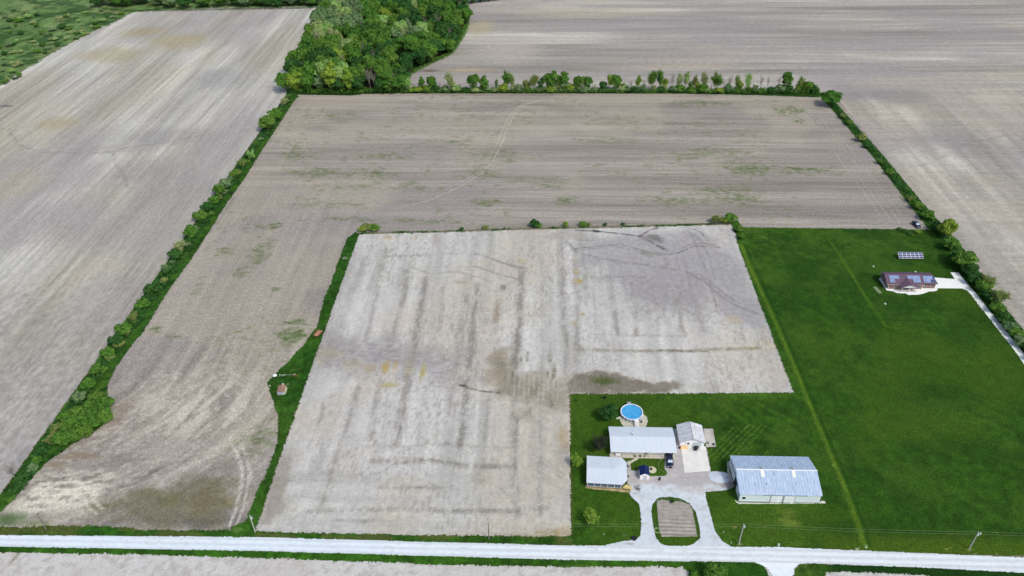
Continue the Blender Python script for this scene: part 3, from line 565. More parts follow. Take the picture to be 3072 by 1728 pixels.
def f_mid(X, Y):
    P = grass_col(X, Y, (38, 76, 20)); P.mix(sst(.5, .7, fbm(X*.2, Y*.2, 505, 3))*.5, (60, 98, 34)); P.mix(sst(139, 130, Y)*.5, (60, 100, 30))
    for (x, y, rx, ry, c, s) in [(840, 1165, 12, 10, (90, 118, 70), .5), (890, 1110, 20, 10, (70, 104, 44), .5), (720, 1590, 24, 10, (110, 130, 70), .6), (1035, 775, 6, 5, (120, 124, 120), .6)]: P.blob(x, y, rx, ry, c, s, .8, int(x), .5, .5)
    return P.C
strip_sheet('grass_strip', MID_L, MID_R, f_mid, 'green grass strip west of the pale centre field', .055)
NB = [(1073, 701), (1300, 696), (1604, 686), (1900, 680), (2190, 672)]
nb = GP(NB)
strip_sheet('field_edge', [(x, y+.9) for x, y in nb], [(x, y-.5) for x, y in nb], lambda X, Y: (lambda P: (P.mix(sst(.35, .55, fbm(X*.15, Y*.15, 508, 3)), (120, 116, 96)), P.C)[1])(grass_col(X, Y, (52, 80, 34))), 'thin weedy line along the north edge of the centre field', .045, .35, .8)
strip_sheet('field_corner', GP([(2188, 664), (2205, 700), (2218, 727), (2224, 735)]), GP([(2215, 660), (2226, 690), (2240, 716), (2250, 722)]), f_bank, 'green corner beside the lawn', .047, .35, .5)
# far tree row bank and under the wood
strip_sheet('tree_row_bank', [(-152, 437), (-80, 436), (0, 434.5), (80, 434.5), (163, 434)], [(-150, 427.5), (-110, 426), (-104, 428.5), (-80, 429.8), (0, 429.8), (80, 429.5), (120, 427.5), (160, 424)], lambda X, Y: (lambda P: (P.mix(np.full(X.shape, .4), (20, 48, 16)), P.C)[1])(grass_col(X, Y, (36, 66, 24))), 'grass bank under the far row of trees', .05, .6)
WOOD = [(-149, 428), (-80, 429)] + [(-80.5, 436), (-81.5, 460), (-72, 478), (-60, 497), (-57, 515), (-54, 545), (-54, 560), (-56, 590), (-58, 612), (-58, 700), (-168, 700), (-166, 640), (-164, 600), (-158, 540), (-152, 470)]
sheet('wood_floor', (-175, -20, 424, 705), 1.2, mj(WOOD, 1.5, .25), lambda X, Y: (lambda P: (P.mix(sst(.4, .6, fbm(X*.2, Y*.2, 511, 3)), (58, 62, 40)), P.C)[1])(grass_col(X, Y, (40, 58, 24))), M_ROUGHG, .07, 'leafy floor of the wood')
RH_L = [(160.5, 431), (162, 400), (164, 348), (163.5, 300), (163.5, 281), (165, 278), (164.6, 262), (164.2, 247), (164.2, 238), (164.6, 220), (165.4, 200), (166, 160), (166, 100)]
RH_R = [(166.5, 431), (167.5, 400), (169.5, 348), (170, 300), (171, 278), (171.5, 262), (170, 247), (169, 225), (168.5, 200), (171, 160), (171, 100)]
strip_sheet('hedge_bank.001', RH_L, RH_R, f_bank, 'grassy bank under the right hand hedge', .06)
# verges
strip_sheet('verge', GP([(-60, 1575), (0, 1579), (60, 1583), (140, 1577), (280, 1578), (400, 1583), (402, 1589), (560, 1592), (680, 1590), (760, 1594), (1000, 1600), (1228, 1605), (1500, 1609), (1718, 1608)]), GP([(-60, 1610), (0, 1610), (400, 1613), (760, 1616), (1100, 1624), (1720, 1640)]),
    lambda X, Y: (lambda P: (P.mix(sst(.5, .65, fbm(X*.12, Y*.4, 515, 3))*.6, (96, 92, 52)), P.C)[1])(grass_col(X, Y, (46, 86, 24))), 'grass verge north of the road', .056, .3, .35, .03)
strip_sheet('verge.001', GP([(-40, 1636), (800, 1650), (1700, 1676), (2240, 1684), (2268, 1688), (2292, 1700), (2316, 1740), (2400, 1900)]), GP([(-40, 1657), (400, 1664), (800, 1675), (1350, 1695), (1700, 1701), (1990, 1700), (2050, 1702), (2066, 1716), (2072, 1745), (2000, 1900)]),
    lambda X, Y: (lambda P: (P.mix(sst(35, 45, X)*.5, (26, 64, 14)), P.C)[1])(grass_col(X, Y, (50, 92, 24))), 'grass verge south of the road', .056, .3, .35, .03)
strip_sheet('verge.002', GP([(2372, 1740), (2382, 1722), (2386, 1702), (2394, 1693), (2450, 1690), (2790, 1700), (3120, 1720)]), GP([(2470, 1745), (2480, 1718), (2500, 1716), (2700, 1722), (2900, 1738), (3120, 1775)]),
    lambda X, Y: (lambda P: (P.mix(sst(72, 76, X)*.8, (22, 54, 14)), P.C)[1])(grass_col(X, Y, (66, 90, 34))), 'grass verge south east of the road', .056, .3, .35, .03)

# ---------------------------------------------------------------- road, drives, slabs
def f_road(X, Y):
    P = Paint(X, Y, (214, 220, 226))
    a = fbm(X*.02, Y*.9, 601, 3); P.mul(1+(a-.5)*.07)
    cy = 119.5
    for o_, c in ((-.9, (228, 232, 236)), (.9, (228, 232, 236)), (0, (198, 201, 206)), (1.75, (192, 195, 196)), (-1.75, (190, 192, 192))):
        P.mix(np.exp(-((Y-cy-o_)/.35)**2)*.6, c)
    P.mix(sst(30, -60, X)*.25, (205, 222, 240)); a = fbm(X*1.2, Y*1.2, 602, 3); P.mul(1+(a-.5)*.06)
    P.mix(sst(.62, .72, fbm(X*.7, Y*1.5, 603, 3))*.3, (190, 188, 186))
    return P.C
ROADP = GP([(-300, 1603), (0, 1606), (760, 1611.5), (1240, 1625), (1700, 1637), (2194, 1641), (2335, 1642), (2600, 1653), (3072, 1673), (3300, 1682), (3300, 1731), (3072, 1719), (2790, 1704), (2424, 1690), (2200, 1686), (1700, 1680), (800, 1654), (0, 1640), (-300, 1634)])
sheet('road', (-160, 150, 112, 126), .18, mj(ROADP, .10, 1.1), f_road, M_GRAVEL, .09, 'pale crushed stone county road')
DRV = s4([(600, 905), (850, 850), (1080, 820), (1140, 750), (1155, 600), (1140, 350), (1120, 270), (1000, 160), (960, 100)]) + s1([(800, 1360), (815, 1260), (775, 1240), (770, 965), (800, 950), (1260, 905), (1380, 905), (1370, 538), (1445, 538), (1480, 770), (1770, 770), (1790, 790), (1842, 1085), (1935, 1085), (2020, 1130)]) + s2([(350, 440), (400, 480), (445, 600), (330, 645), (65, 668), (80, 760), (130, 940), (165, 1080), (200, 1180), (280, 1290), (410, 1372), (440, 1420)]) + s4([(600, 960)])
COURT = s1([(812, 985), (935, 917), (1258, 925), (1250, 1050), (1290, 1100), (1268, 1142), (1060, 1150), (1058, 1085), (920, 1078), (825, 1075)])
ISL = s4([(1400, 185), (1480, 165), (1600, 160), (1750, 180), (1900, 260), (2000, 400), (2040, 560), (2065, 700), (2060, 800), (1960, 890), (1850, 920), (1550, 915), (1450, 880), (1380, 790), (1350, 680), (1320, 500), (1305, 370), (1330, 270)])
def f_drv(X, Y):
    P = Paint(X, Y, (200, 206, 213)); x0, y0 = G(1990, 1462)
    P.mix(sst(y0-.5, y0+1.5, Y+(fbm(X*.4, Y*.4, 611, 3)-.5)*3), (178, 172, 172))
    for (x, y, rx, ry, c, s) in [(2100, 1470, 90, 12, (186, 178, 174), .7), (2190, 1455, 30, 16, (140, 128, 122), .8), (2010, 1290, 18, 60, (160, 156, 154), .7), (2000, 1430, 50, 12, (190, 186, 182), .6), (1912, 1468, 10, 5, (132, 126, 118), .8), (1908, 1480, 12, 3, (120, 114, 106), .5),
        (1880, 1480, 14, 10, (176, 168, 158), .6), (2050, 1434, 16, 4, (150, 146, 142), .5), (1890, 1632, 22, 3, (150, 146, 142), .6), (1888, 1400, 6, 14, (160, 152, 150), .6), (1960, 1480, 60, 8, (196, 204, 214), .6), (2130, 1440, 20, 14, (186, 180, 178), .6)]:
        P.blob(x, y, rx, ry, c, s, .8, int(x+y), .7, .7)
    a = fbm(X*1.3, Y*1.3, 612, 3); P.mul(1+(a-.5)*.10); P.mix(sst(.6, .72, fbm(X*.8, Y*.8, 613, 3))*.3, (170, 166, 160))
    return P.C
wi, wc = GP(ISL), GP(COURT)
dm = mj(GP(DRV), .1, 1.5); im = mj(wi, .1, 1.5); cm = mj(wc, .12, 1.5)
sheet('driveway', (18, 58, 118.5, 166), .15, lambda X, Y: dm(X, Y) & ~im(X, Y) & ~cm(X, Y), f_drv, M_GRAVEL, .082, 'white gravel loop drive and grey yard')
def poly_sheet(name, px, col, mat, z, label, res=.15, am=.03, var=.06, cf=None, world=False):
    poly = px if world else GP(px); xs = [p[0] for p in poly]; ys = [p[1] for p in poly]
    def f(X, Y):
        P = Paint(X, Y, col); a = fbm(X*.8, Y*.8, 621, 3); P.mul(1+(a-.5)*var*2)
        if cf: cf(P, X, Y)
        return P.C
    return sheet(name, (min(xs)-.5, max(xs)+.5, min(ys)-.5, max(ys)+.5), res, mj(poly, am, 2), f, mat, z, label)
# island garden
poly_sheet('garden_bed', s4([(1398, 225), (1460, 208), (1590, 215), (1640, 245), (1680, 225), (1760, 232), (1900, 278), (1935, 330), (1975, 540), (2015, 775), (1465, 775), (1432, 640), (1412, 500), (1395, 300)]), (158, 150, 142), M_SOIL, .075, 'tilled grey brown garden bed inside the drive loop', .12, .06, .08,
    lambda P, X, Y: (P.mul(1+.10*np.sin(Y*5.2+np.sin(X*.5)*.3)*sst(132, 128, Y)), P.mul(1+(fbm(X*.4, Y*3, 622, 3)-.5)*.22)))
poly_sheet('path', s1([(775, 965), (800, 963), (885, 908), (935, 915), (815, 988), (790, 1010)]), (196, 190, 172), M_CONC, .1, 'short concrete path to the porch', .15)
poly_sheet('garage_apron', s1([(1460, 772), (1772, 768), (1838, 1080), (1510, 1105)]), (224, 220, 216), M_CONC, .1, 'bright concrete apron before the garage', .1, .03, .04,
    lambda P, X, Y: P.blob(2080, 1350, 30, 12, (196, 198, 200), .7, .6, 5, .6, .6))
poly_sheet('patio', s1([(1748, 540), (1868, 540), (1910, 772), (1785, 776)]), (184, 178, 172), M_CONC, .1, 'weathered stone pad east of the garage', .1, .04, .12)
poly_sheet('barn_apron', s2([(450, 770), (500, 800), (1600, 815), (1600, 785), (1550, 780), (1500, 815), (500, 820), (460, 800)]), (196, 196, 186), M_GRAVEL, .085, 'gravel drip line along the barn', .15)
poly_sheet('barn_apron.001', s2([(345, 280), (375, 275), (385, 420), (420, 480), (350, 460)]), (176, 170, 156), M_GRAVEL, .085, 'gravel strip west of the barn', .15)
sx, sy = G(1896, 1238)
poly_sheet('pool_gravel', [(29.6+4.25*math.cos(t)*(1.0+.03*math.sin(5*t)), 166.4+4.2*math.sin(t)) for t in np.linspace(0, 2*math.pi, 36)[:-1]], (190, 186, 170), M_GRAVEL, .085, 'gravel ring round the pool', .2, .15, .08, None, True)
fx, fy = G(1956, 1410)
poly_sheet('fire_ring_gravel', [(fx+1.25*math.cos(t), fy+1.25*math.sin(t)) for t in np.linspace(0, 2*math.pi, 28)[:-1]], (188, 184, 160), M_GRAVEL, .09, 'round gravel patch beside the little shed', .12, .05, .1, None, True)
poly_sheet('ranch_walk', s3([(290, 520), (312, 508), (330, 505), (900, 505), (1160, 525), (1110, 449), (1200, 447), (1345, 632), (1245, 632), (962, 630), (965, 645), (945, 662), (862, 668), (800, 692), (740, 704), (625, 706), (600, 690), (500, 686), (450, 664), (380, 655)]), (236, 236, 234), M_CONC, .1, 'white concrete drive and walk at the brick house', .12, .03, .03)
poly_sheet('ranch_drive', s3([(1245, 630), (1345, 630), (1430, 720), (1480, 790), (1700, 1060), (1952, 1380)]) + [(3150, 1170), (3124, 1170)] + s3([(1870, 1380), (1600, 1030), (1440, 830), (1380, 750), (1310, 662)]), (232, 234, 228), M_GRAVEL, .095, 'pale gravel drive along the right hedge', .2, .12, .05,
    lambda P, X, Y: [P.blob(x, y, rx, ry, (150, 148, 142), .5, .8, int(x), .6, .6) for x, y, rx, ry in [(2940, 915, 4, 12), (2990, 965, 5, 18), (3010, 1000, 5, 14), (3030, 1030, 5, 10)]])
poly_sheet('side_road', [(2255, 1684), (2275, 1691), (2300, 1704), (2318, 1728), (2330, 1800), (2366, 1800), (2378, 1728), (2384, 1704), (2398, 1692), (2430, 1688), (2350, 1680)], (224, 229, 236), M_GRAVEL, .088, 'gravel entrance south of the road', .25, .12, .04)
# faint path slabs in the lawn and the old well covers
# ---------------------------------------------------------------- materials for made things
WHITE = m_solid('white siding', (244, 248, 252), .6, .2, .04, 1.5)
WHITE2 = m_solid('white trim', (250, 252, 254), .5, .3, .02)
GREYW = m_solid('pale grey siding', (190, 198, 208), .6, .2, .05)
DARKG = m_solid('dark glass', (40, 48, 60), .12, .6, .1, 1)
DARK = m_solid('dark opening', (14, 16, 22), .9, .1, .1)
BLACK = m_solid('black plastic', (24, 26, 30), .5, .3, .1)
STEEL = m_solid('galvanised steel', (150, 156, 162), .4, .5, .1, 3)
ROOFW = m_ribbed('white metal roof', (200, 209, 220), (208, 216, 226), 0, .9, .008, None, .42, .05)
ROOFB = m_ribbed('blue grey barn roof', (160, 180, 208), (186, 202, 224), 0, .84, .16, None, .5)
ROOFG = m_ribbed('streaked garage roof', (218, 220, 226), (184, 182, 190), 1, .62, .16, None, .6)
BARNW = m_ribbed('white barn siding', (220, 236, 255), (230, 242, 255), 0, .45, .05, None, .55)
BARNWY = m_ribbed('white barn siding end', (226, 234, 244), (232, 238, 246), 1, .45, .05, None, .55)
NAVY = m_solid('navy shingles', (20, 38, 84), .8, .2, .12, 8)
SHING = m_solid('brown shingles', (104, 84, 100), .85, .1, .22, 5)
BRICK = m_solid('brown brick', (136, 112, 108), .85, .1, .2, 5)
TAN = m_solid('new plywood', (222, 186, 140), .8, .1, .12, 4)
DECK = m_solid('treated deck boards', (206, 188, 130), .8, .1, .12, 5)
WOOD_ = m_solid('grey weathered wood', (150, 146, 138), .9, .1, .2, 4)
POLEW = m_solid('pole wood', (176, 176, 170), .9, .1, .15, 3, stretch=(1, 1, .2))
RUSTY = m_solid('rusty iron roof', (150, 118, 100), .8, .2, .28, 1.2)
RUST = m_solid('rust', (150, 92, 70), .8, .2, .3, 3)
SLAB = m_solid('porch concrete', (196, 190, 178), .85, .1, .07, 1.5)
SOLAR = m_solid('solar cells', (52, 66, 112), .4, .25, .22, .6)
SOLARL = m_solid('sky lit solar cells', (128, 150, 196), .15, .8, .18, .7)  # lighter copy of the cells, sky reflection put into the base colour
SKYL = m_solid('skylight plastic', (232, 234, 222), .5, .3, .05)
STAIN = m_solid('roof rust stain', (108, 92, 104), .8, .1, .3, 4)

def window(parent, x0, x1, z0, z1, y, out=-1, label=None):
    """window on a wall whose outside faces out along y"""
    a, b = sorted((y, y+out*.06))
    f = MB()
    for (u0, u1, v0, v1) in ((x0-.07, x1+.07, z0-.07, z0), (x0-.07, x1+.07, z1, z1+.07), (x0-.07, x0, z0, z1), (x1, x1+.07, z0, z1)): f.box(u0, u1, a, b, v0, v1)
    o = f.build('window', WHITE2, parent); a2, b2 = sorted((y+out*.005, y+out*.03)); MB().box(x0, x1, a2, b2, z0, z1).build('pane', DARKG, o)
    return o
def gable_x(p, L_, W_, h, rise, wallmat, roofmat, ov=.3, t=.08, ridge_along='x', endmat=None, trim=None):
    """house shell with its ridge along x (or y); origin at the south-west corner"""
    if ridge_along == 'x':
        MB().prism([(0, 0), (L_, 0), (L_, W_), (0, W_)], 0, h).build('wall', wallmat, p)
        for x in (0.002, L_-.102):
            g = MB(); g.add([(x, 0, h), (x, W_, h), (x, W_/2, h+rise), (x+.1, 0, h), (x+.1, W_, h), (x+.1, W_/2, h+rise)], [(0, 2, 1), (3, 4, 5), (0, 3, 5, 2), (1, 2, 5, 4), (0, 1, 4, 3)])
            g.build('gable', endmat or wallmat, p)
        s = rise/(W_/2); r = MB()
        r.slab([(-ov, -ov, h-s*ov+t), (L_+ov, -ov, h-s*ov+t), (L_+ov, W_/2, h+rise+t), (-ov, W_/2, h+rise+t)], t)
        r.slab([(-ov, W_/2, h+rise+t), (L_+ov, W_/2, h+rise+t), (L_+ov, W_+ov, h-s*ov+t), (-ov, W_+ov, h-s*ov+t)], t)
        ro = r.build('roof', roofmat, p); MB().tube([(-ov, W_/2, h+rise+t+.02), (L_+ov, W_/2, h+rise+t+.02)], .09, 6).build('ridge_cap', trim or roofmat, ro)
    else:
        MB().prism([(0, 0), (L_, 0), (L_, W_), (0, W_)], 0, h).build('wall', wallmat, p)
        for y in (0.002, W_-.102):
            g = MB(); g.add([(0, y, h), (L_, y, h), (L_/2, y, h+rise), (0, y+.1, h), (L_, y+.1, h), (L_/2, y+.1, h+rise)], [(0, 1, 2), (3, 5, 4), (0, 2, 5, 3), (1, 4, 5, 2), (0, 3, 4, 1)])
            g.build('gable', endmat or wallmat, p)
        s = rise/(L_/2); r = MB()
        r.slab([(-ov, -ov, h-s*ov+t), (L_/2, -ov, h+rise+t), (L_/2, W_+ov, h+rise+t), (-ov, W_+ov, h-s*ov+t)], t)
        r.slab([(L_/2, -ov, h+rise+t), (L_+ov, -ov, h-s*ov+t), (L_+ov, W_+ov, h-s*ov+t), (L_/2, W_+ov, h+rise+t)], t)
        ro = r.build('roof', roofmat, p); MB().tube([(L_/2, -ov, h+rise+t+.02), (L_/2, W_+ov, h+rise+t+.02)], .07, 6).build('ridge_cap', trim or roofmat, ro)
    return ro

# ---------------------------------------------------------------- the big barn
bx0, by0 = 55.2, 136.5; BL, BW, BH, BR = 21.6, 13.3, 3.3, 2.1
b = empty('barn', (bx0, by0, 0), 0, 'long white barn with blue grey ribbed metal roof and open west door', 'barn')
w_ = MB(); t = .15
w_.box(0, BL, 0, t, .1, BH); w_.box(0, BL, BW-t, BW, .1, BH); w_.box(BL-t, BL, t, BW-t, .1, BH)
w_.build('wall', BARNW, b)
e_ = MB(); e_.box(0, t, t, 4.0, .1, BH); e_.box(0, t, 9.0, BW-t, .1, BH); e_.box(.001, t-.001, 4.0, 9.0, BH-.25, BH); e_.build('end_wall', BARNWY, b)
for x in (0.002, BL-.14):
    g = MB(); g.add([(x, 0, BH), (x, BW, BH), (x, BW/2, BH+BR), (x+.12, 0, BH), (x+.12, BW, BH), (x+.12, BW/2, BH+BR)], [(0, 2, 1), (3, 4, 5), (0, 3, 5, 2), (1, 2, 5, 4), (0, 1, 4, 3)])
    g.build('gable', BARNWY, b)
ov = .25; s = BR/(BW/2); r = MB()
r.slab([(-ov, -ov, BH-s*ov+.1), (BL+ov, -ov, BH-s*ov+.1), (BL+ov, BW/2, BH+BR+.1), (-ov, BW/2, BH+BR+.1)], .08)
r.slab([(-ov, BW/2, BH+BR+.1), (BL+ov, BW/2, BH+BR+.1), (BL+ov, BW+ov, BH-s*ov+.1), (-ov, BW+ov, BH-s*ov+.1)], .08)
ro = r.build('roof', ROOFB, b); tag(ro, 'ribbed blue grey metal roof')
MB().tube([(-ov, BW/2, BH+BR+.12), (BL+ov, BW/2, BH+BR+.12)], .14, 6).build('ridge_cap', WHITE2, ro)
def on_roof(x, y, dz): return BH+BR+.1-abs(y-BW/2)*s+dz
for x in (6.45, 14.9):
    m_ = MB(); m_.slab([(x, BW/2-2.0, on_roof(x, BW/2-2.0, .03)), (x+.9, BW/2-2.0, on_roof(x, BW/2-2.0, .03)), (x+.9, BW/2-.15, on_roof(x, BW/2-.15, .03)), (x, BW/2-.15, on_roof(x, BW/2-.15, .03))], .025); m_.build('skylight', SKYL, ro)
    m_ = MB(); m_.slab([(x-.1, BW/2+.15, on_roof(x, BW/2+.15, .03)), (x+.8, BW/2+.15, on_roof(x, BW/2+.15, .03)), (x+.8, BW/2+1.7, on_roof(x, BW/2+1.7, .03)), (x-.1, BW/2+1.7, on_roof(x, BW/2+1.7, .03))], .025); tag(m_.build('skylight', m_solid('dirty skylight', (150, 156, 158), .6, .2, .25, 3), ro), 'dirty skylight on the north slope')
for (x, y, l, wd) in [(9.8, 4.9, 1.1, .2), (4.2, 2.2, .7, .2), (7.3, 2.4, .7, .25), (12.9, 8.4, .9, .2), (8.2, 7.5, .6, .15), (17.8, 10.2, .7, .18), (15.5, 2.7, .5, .14), (6.2, 4.1, .5, .12), (17.0, 11.6, .5, .12)]:
    y2 = y+l; m_ = MB(); m_.slab([(x, y, on_roof(x, y, .012)), (x+wd*.7, y+.05, on_roof(x, y+.05, .012)), (x+wd*.6, y2, on_roof(x, y2, .012)), (x-wd*.3, y2-.1, on_roof(x, y2-.1, .012))] , .008); m_.build('rust_patch', STAIN, ro)
EDGE = m_solid('door edge metal', (84, 100, 128), .5, .4, .1)
for k, (a0, a1) in enumerate(((8.3, 11.55), (11.85, 14.9))):
    d_ = MB().box(a0, a1, -.1, -.02, .12, 2.9).build('sliding_door', m_solid('scuffed door panel', (232, 238, 244), .6, .2, .12, .8), b)
    for ex in (a0-.02, a1-.05): MB().box(ex, ex+.07, -.14, -.102, .12, 2.9).build('door_edge', EDGE, d_)
MB().box(6.2, 18.0, -.16, -.03, 2.95, 3.08).build('door_track', m_solid('door rail', (80, 104, 140), .5, .4, .1), b)
window(b, .75, 1.6, 1.1, 2.1, 0)
MB().box(-.09, -.02, 6.6, 9.3, .3, 2.9).build('sliding_door', BARNWY, b)
MB().box(-.16, -.02, 2.5, 12.4, 2.92, 3.04).build('door_track', bpy.data.materials['door rail'], b)
MB().box(-.03, -.005, 1.0, 1.35, .15, 3.2).build('corner_trim', EDGE, b)
MB().box(-.02, .0, BW/2-.35, BW/2+.35, 3.7, 4.5).build('gable_vent', DARKG, b)
MB().box(.2, BL-.2, .2, BW-.2, .02, .12).build('floor', m_solid('barn dirt floor', (110, 100, 92), .9), b)
MB().box(-.02, BL+.02, -.04, -.001, .02, .22).build('skirt_board', m_solid('skirt', (120, 124, 130), .8), b)

# ---------------------------------------------------------------- main house
hx, hy = 21.7, 152.9
h = empty('farmhouse', (hx, hy, 0), 0, 'long low farmhouse with plain white metal roof and concrete porch', 'house')
HL, HW, HH, HRr = 18.2, 7.6, 2.55, .85
MB().box(0, HL, 0, HW, .1, HH).build('wall', WHITE, h)
for x in (0.002, HL-.1):
    g = MB(); g.add([(x, 0, HH), (x, HW, HH), (x, HW/2, HH+HRr), (x+.1, 0, HH), (x+.1, HW, HH), (x+.1, HW/2, HH+HRr)], [(0, 2, 1), (3, 4, 5), (0, 3, 5, 2), (1, 2, 5, 4), (0, 1, 4, 3)])
    g.build('gable', WHITE, h)
yS, yN, yR = -1.35, 8.4, 3.6; r = MB()
r.slab([(-.35, yS, 2.42), (HL+.45, yS, 2.42), (HL+.45, yR, 3.45), (-.35, yR, 3.45)], .1)
r.slab([(-.35, yR, 3.45), (HL+.45, yR, 3.45), (HL+.45, yN, 2.55), (-.35, yN, 2.55)], .1)
ro = r.build('roof', ROOFW, h); MB().tube([(-.35, yR, 3.46), (HL+.45, yR, 3.46)], .06, 6).build('ridge_cap', ROOFW, ro)
c = MB().cyl(6.5, 4.6, 3.2, 3.95, .16, 12).build('flue_pipe', STEEL, ro); MB().cyl(6.5, 4.6, 3.95, 4.1, .26, 12, .1).build('cap', WHITE2, c)
MB().box(-.36, HL+.46, yS-.04, yS+.02, 2.28, 2.44).build('fascia', WHITE2, h)
MB().box(-.45, 18.3, -1.45, -.002, .02, .2).build('porch_floor', SLAB, h)
MB().box(-.5, 18.35, -1.62, -1.452, .01, .12).build('porch_step', m_solid('worn edge', (176, 164, 146), .9), h)
for x0, x1, z0, z1 in ((1.3, 2.5, 1.0, 2.0), (4.5, 5.4, 1.0, 2.0), (8.2, 8.9, 1.1, 2.0), (11.6, 12.6, 1.0, 2.0), (16.0, 16.8, 1.0, 2.0)): window(h, x0, x1, z0, z1, 0)
d_ = MB().box(9.6, 10.5, -.05, .0, .2, 2.2).build('door', m_solid('grey door', (120, 130, 145), .5), h); MB().box(10.3, 10.38, -.1, -.051, 1.1, 1.2).build('handle', STEEL, d_)
d_ = MB().box(14.2, 15.1, -.05, .0, .2, 2.2).build('door', WHITE2, h); MB().box(14.95, 15.03, -.1, -.051, 1.1, 1.2).build('handle', STEEL, d_)
for x in (-.2, 3.5, 7.3, 11.1, 14.9, 18.2): MB().box(x-.05, x+.05, -1.3, -1.2, .2, 2.35).build('porch_post', WHITE2, h)
# things on the porch
def bench(x, y, rz, label, mat, name='bench', cat='bench', group=None):
    e = empty(name, (x, y, .2), rz, label, cat, group)
    m_ = MB()
    for k in range(3): m_.box(-.7, .7, -.22+k*.15, -.1+k*.15, .42, .46)
    m_.build('seat', mat, e); MB().box(-.7, .7, .23, .27, .5, .95).build('backrest', mat, e)
    for sx_ in (-.6, .6):
        MB().box(sx_-.04, sx_+.04, -.2, -.12, 0, .42).build('leg', mat, e); MB().box(sx_-.04, sx_+.04, .18, .26, 0, .5).build('leg', mat, e)
    return e
bench(hx+1.9, hy-1.0, 0, 'white slatted bench at the west end of the farmhouse porch', WHITE2)
bench(hx+16.3, hy-.6, 0, 'black slatted bench at the east end of the farmhouse porch', BLACK)
def pot(x, y, label, z=.2, pm=None, group=None):
    e = empty('plant_pot', (x, y, z), 0, label, 'plant pot', group)
    MB().cyl(0, 0, 0, .32, .16, 12, .24).build('pot', pm or m_solid('clay pot', (120, 84, 66), .8), e)
    rr = random.Random(int(x*10)); m_ = MB()
    for k in range(40):
        a_ = rr.random()*6.28; q = rr.random()*.3; p = np.array([q*math.cos(a_), q*math.sin(a_), .35+rr.random()*.35]); d = np.array([rr.random()-.5, rr.random()-.5, rr.random()*.5])*.2; n_ = np.array([rr.random()-.5, rr.random()-.5, .2])*.16
        m_.add([p-d, p+n_, p+d, p-n_], [(0, 1, 2, 3)])
    m_.build('foliage', m_solid('pot leaves', (40, 66, 30), .8, var=.3), e)
pot(hx+6.9, hy-1.15, 'dark leafy pot plant on the porch above the path, first from the west')
pot(hx+8.4, hy-1.15, 'dark leafy pot plant on the porch edge, just left of the white pot')
pot(hx+9.7, hy-1.2, 'white pot with a small plant on the porch edge', pm=WHITE2)
MBk = empty('kettle_grill', (hx+17.6, hy-.55, .2), 0, 'black kettle grill on the porch by the east corner', 'grill')
MB().tube([(0, 0, .55), (0, 0, .62), (0, 0, .7), (0, 0, .85)], .12, 12, .33).build('bowl', BLACK, MBk); MB().tube([(0, 0, .86), (0, 0, .98), (0, 0, 1.08)], .33, 12, .1).build('lid', BLACK, MBk)
for a_ in (0, 2.1, 4.2): MB().tube([(.28*math.cos(a_), .28*math.sin(a_), 0), (.1*math.cos(a_), .1*math.sin(a_), .6)], .025, 5).build('leg', BLACK, MBk)

# ---------------------------------------------------------------- sun house with screened porch
px0, py0 = 14.15, 140.45
pv = empty('cottage', (px0, py0, 0), R(-3.0), 'white roofed cottage with clipped corners and a screened porch', 'cottage')
CP = [(0, 0), (9.4, 0), (10.5, 1.7), (10.5, 7.2), (9.4, 8.6), (0, 8.6)]
MB().prism(CP, .02, .45).build('foundation', m_solid('brown skirting', (126, 106, 78), .9, var=.25), pv)
MB().prism([(.1, 1.9), (9.2, 1.9), (10.3, 2.4), (10.35, 7.1), (9.3, 8.45), (.1, 8.45)], .45, 2.6).build('wall', WHITE, pv)
MB().prism([(.0, .0), (9.4, 0), (10.4, 1.7), (10.4, 1.88), (0, 1.88)], .451, .5).build('porch_floor', SLAB, pv)
CR = [(-.25, -.55), (9.55, -.55), (11.0, 1.15), (11.0, 7.6), (9.6, 9.25), (-.25, 9.25)]
ze = 2.62; ri = [(2.2, 4.35), (7.6, 4.35)]; zr = 3.25
rv = [(x, y, ze) for x, y in CR]+[(ri[0][0]-2.45, ri[0][1], zr), (ri[1][0], ri[1][1], zr)]+[(x, y, ze-.12) for x, y in CR]
rf = [(0, 1, 7, 6), (1, 2, 7), (2, 3, 7), (3, 4, 7), (4, 5, 6, 7), (5, 0, 6)]+[(13, 12, 11, 10, 9, 8)]+[(i, i+8, (i+1) % 6+8, (i+1) % 6) for i in range(6)]
ro = MB().add(rv, rf).build('roof', ROOFW, pv); MB().cyl(3.2, 6.1, 3.0, 3.25, .06, 8).build('vent_pipe', STEEL, ro)
for x in (0.05, 1.92, 3.79, 5.66, 7.53, 9.35): MB().box(x-.06, x+.06, .0, .12, .45, 2.55).build('porch_post', WHITE2, pv)
MB().tube([(10.3, 1.6, .45), (10.3, 1.6, 2.55)], .07, 6).build('porch_post', WHITE2, pv)
scr = m_solid('insect screen', (92, 108, 128), .6, .2, .2, .8)
for k in range(5): MB().box(.12+k*1.87, 1.84+k*1.87, .04, .06, .55, 2.5).build('screen', scr, pv)
MB().prism([(9.45, .05), (9.47, .03), (10.27, 1.52), (10.25, 1.55)], .55, 2.5).build('screen', scr, pv)
MB().box(.1, 9.3, .0, .1, .5, .56).build('sill', WHITE2, pv)
dk = empty('wooden_deck', (px0, py0, 0), R(-3.0), 'yellow timber deck and steps at the cottage south east corner', 'deck')
MB().prism([(9.75, .1), (11.9, .0), (12.0, 1.2), (11.0, 1.5), (10.6, 1.3)], .34, .42).build('deck_floor', DECK, dk)
for (x, y) in ((9.85, .2), (11.8, .1), (11.85, 1.1), (10.8, 1.3)): MB().box(x-.05, x+.05, y-.05, y+.05, .02, .338).build('post', DECK, dk)
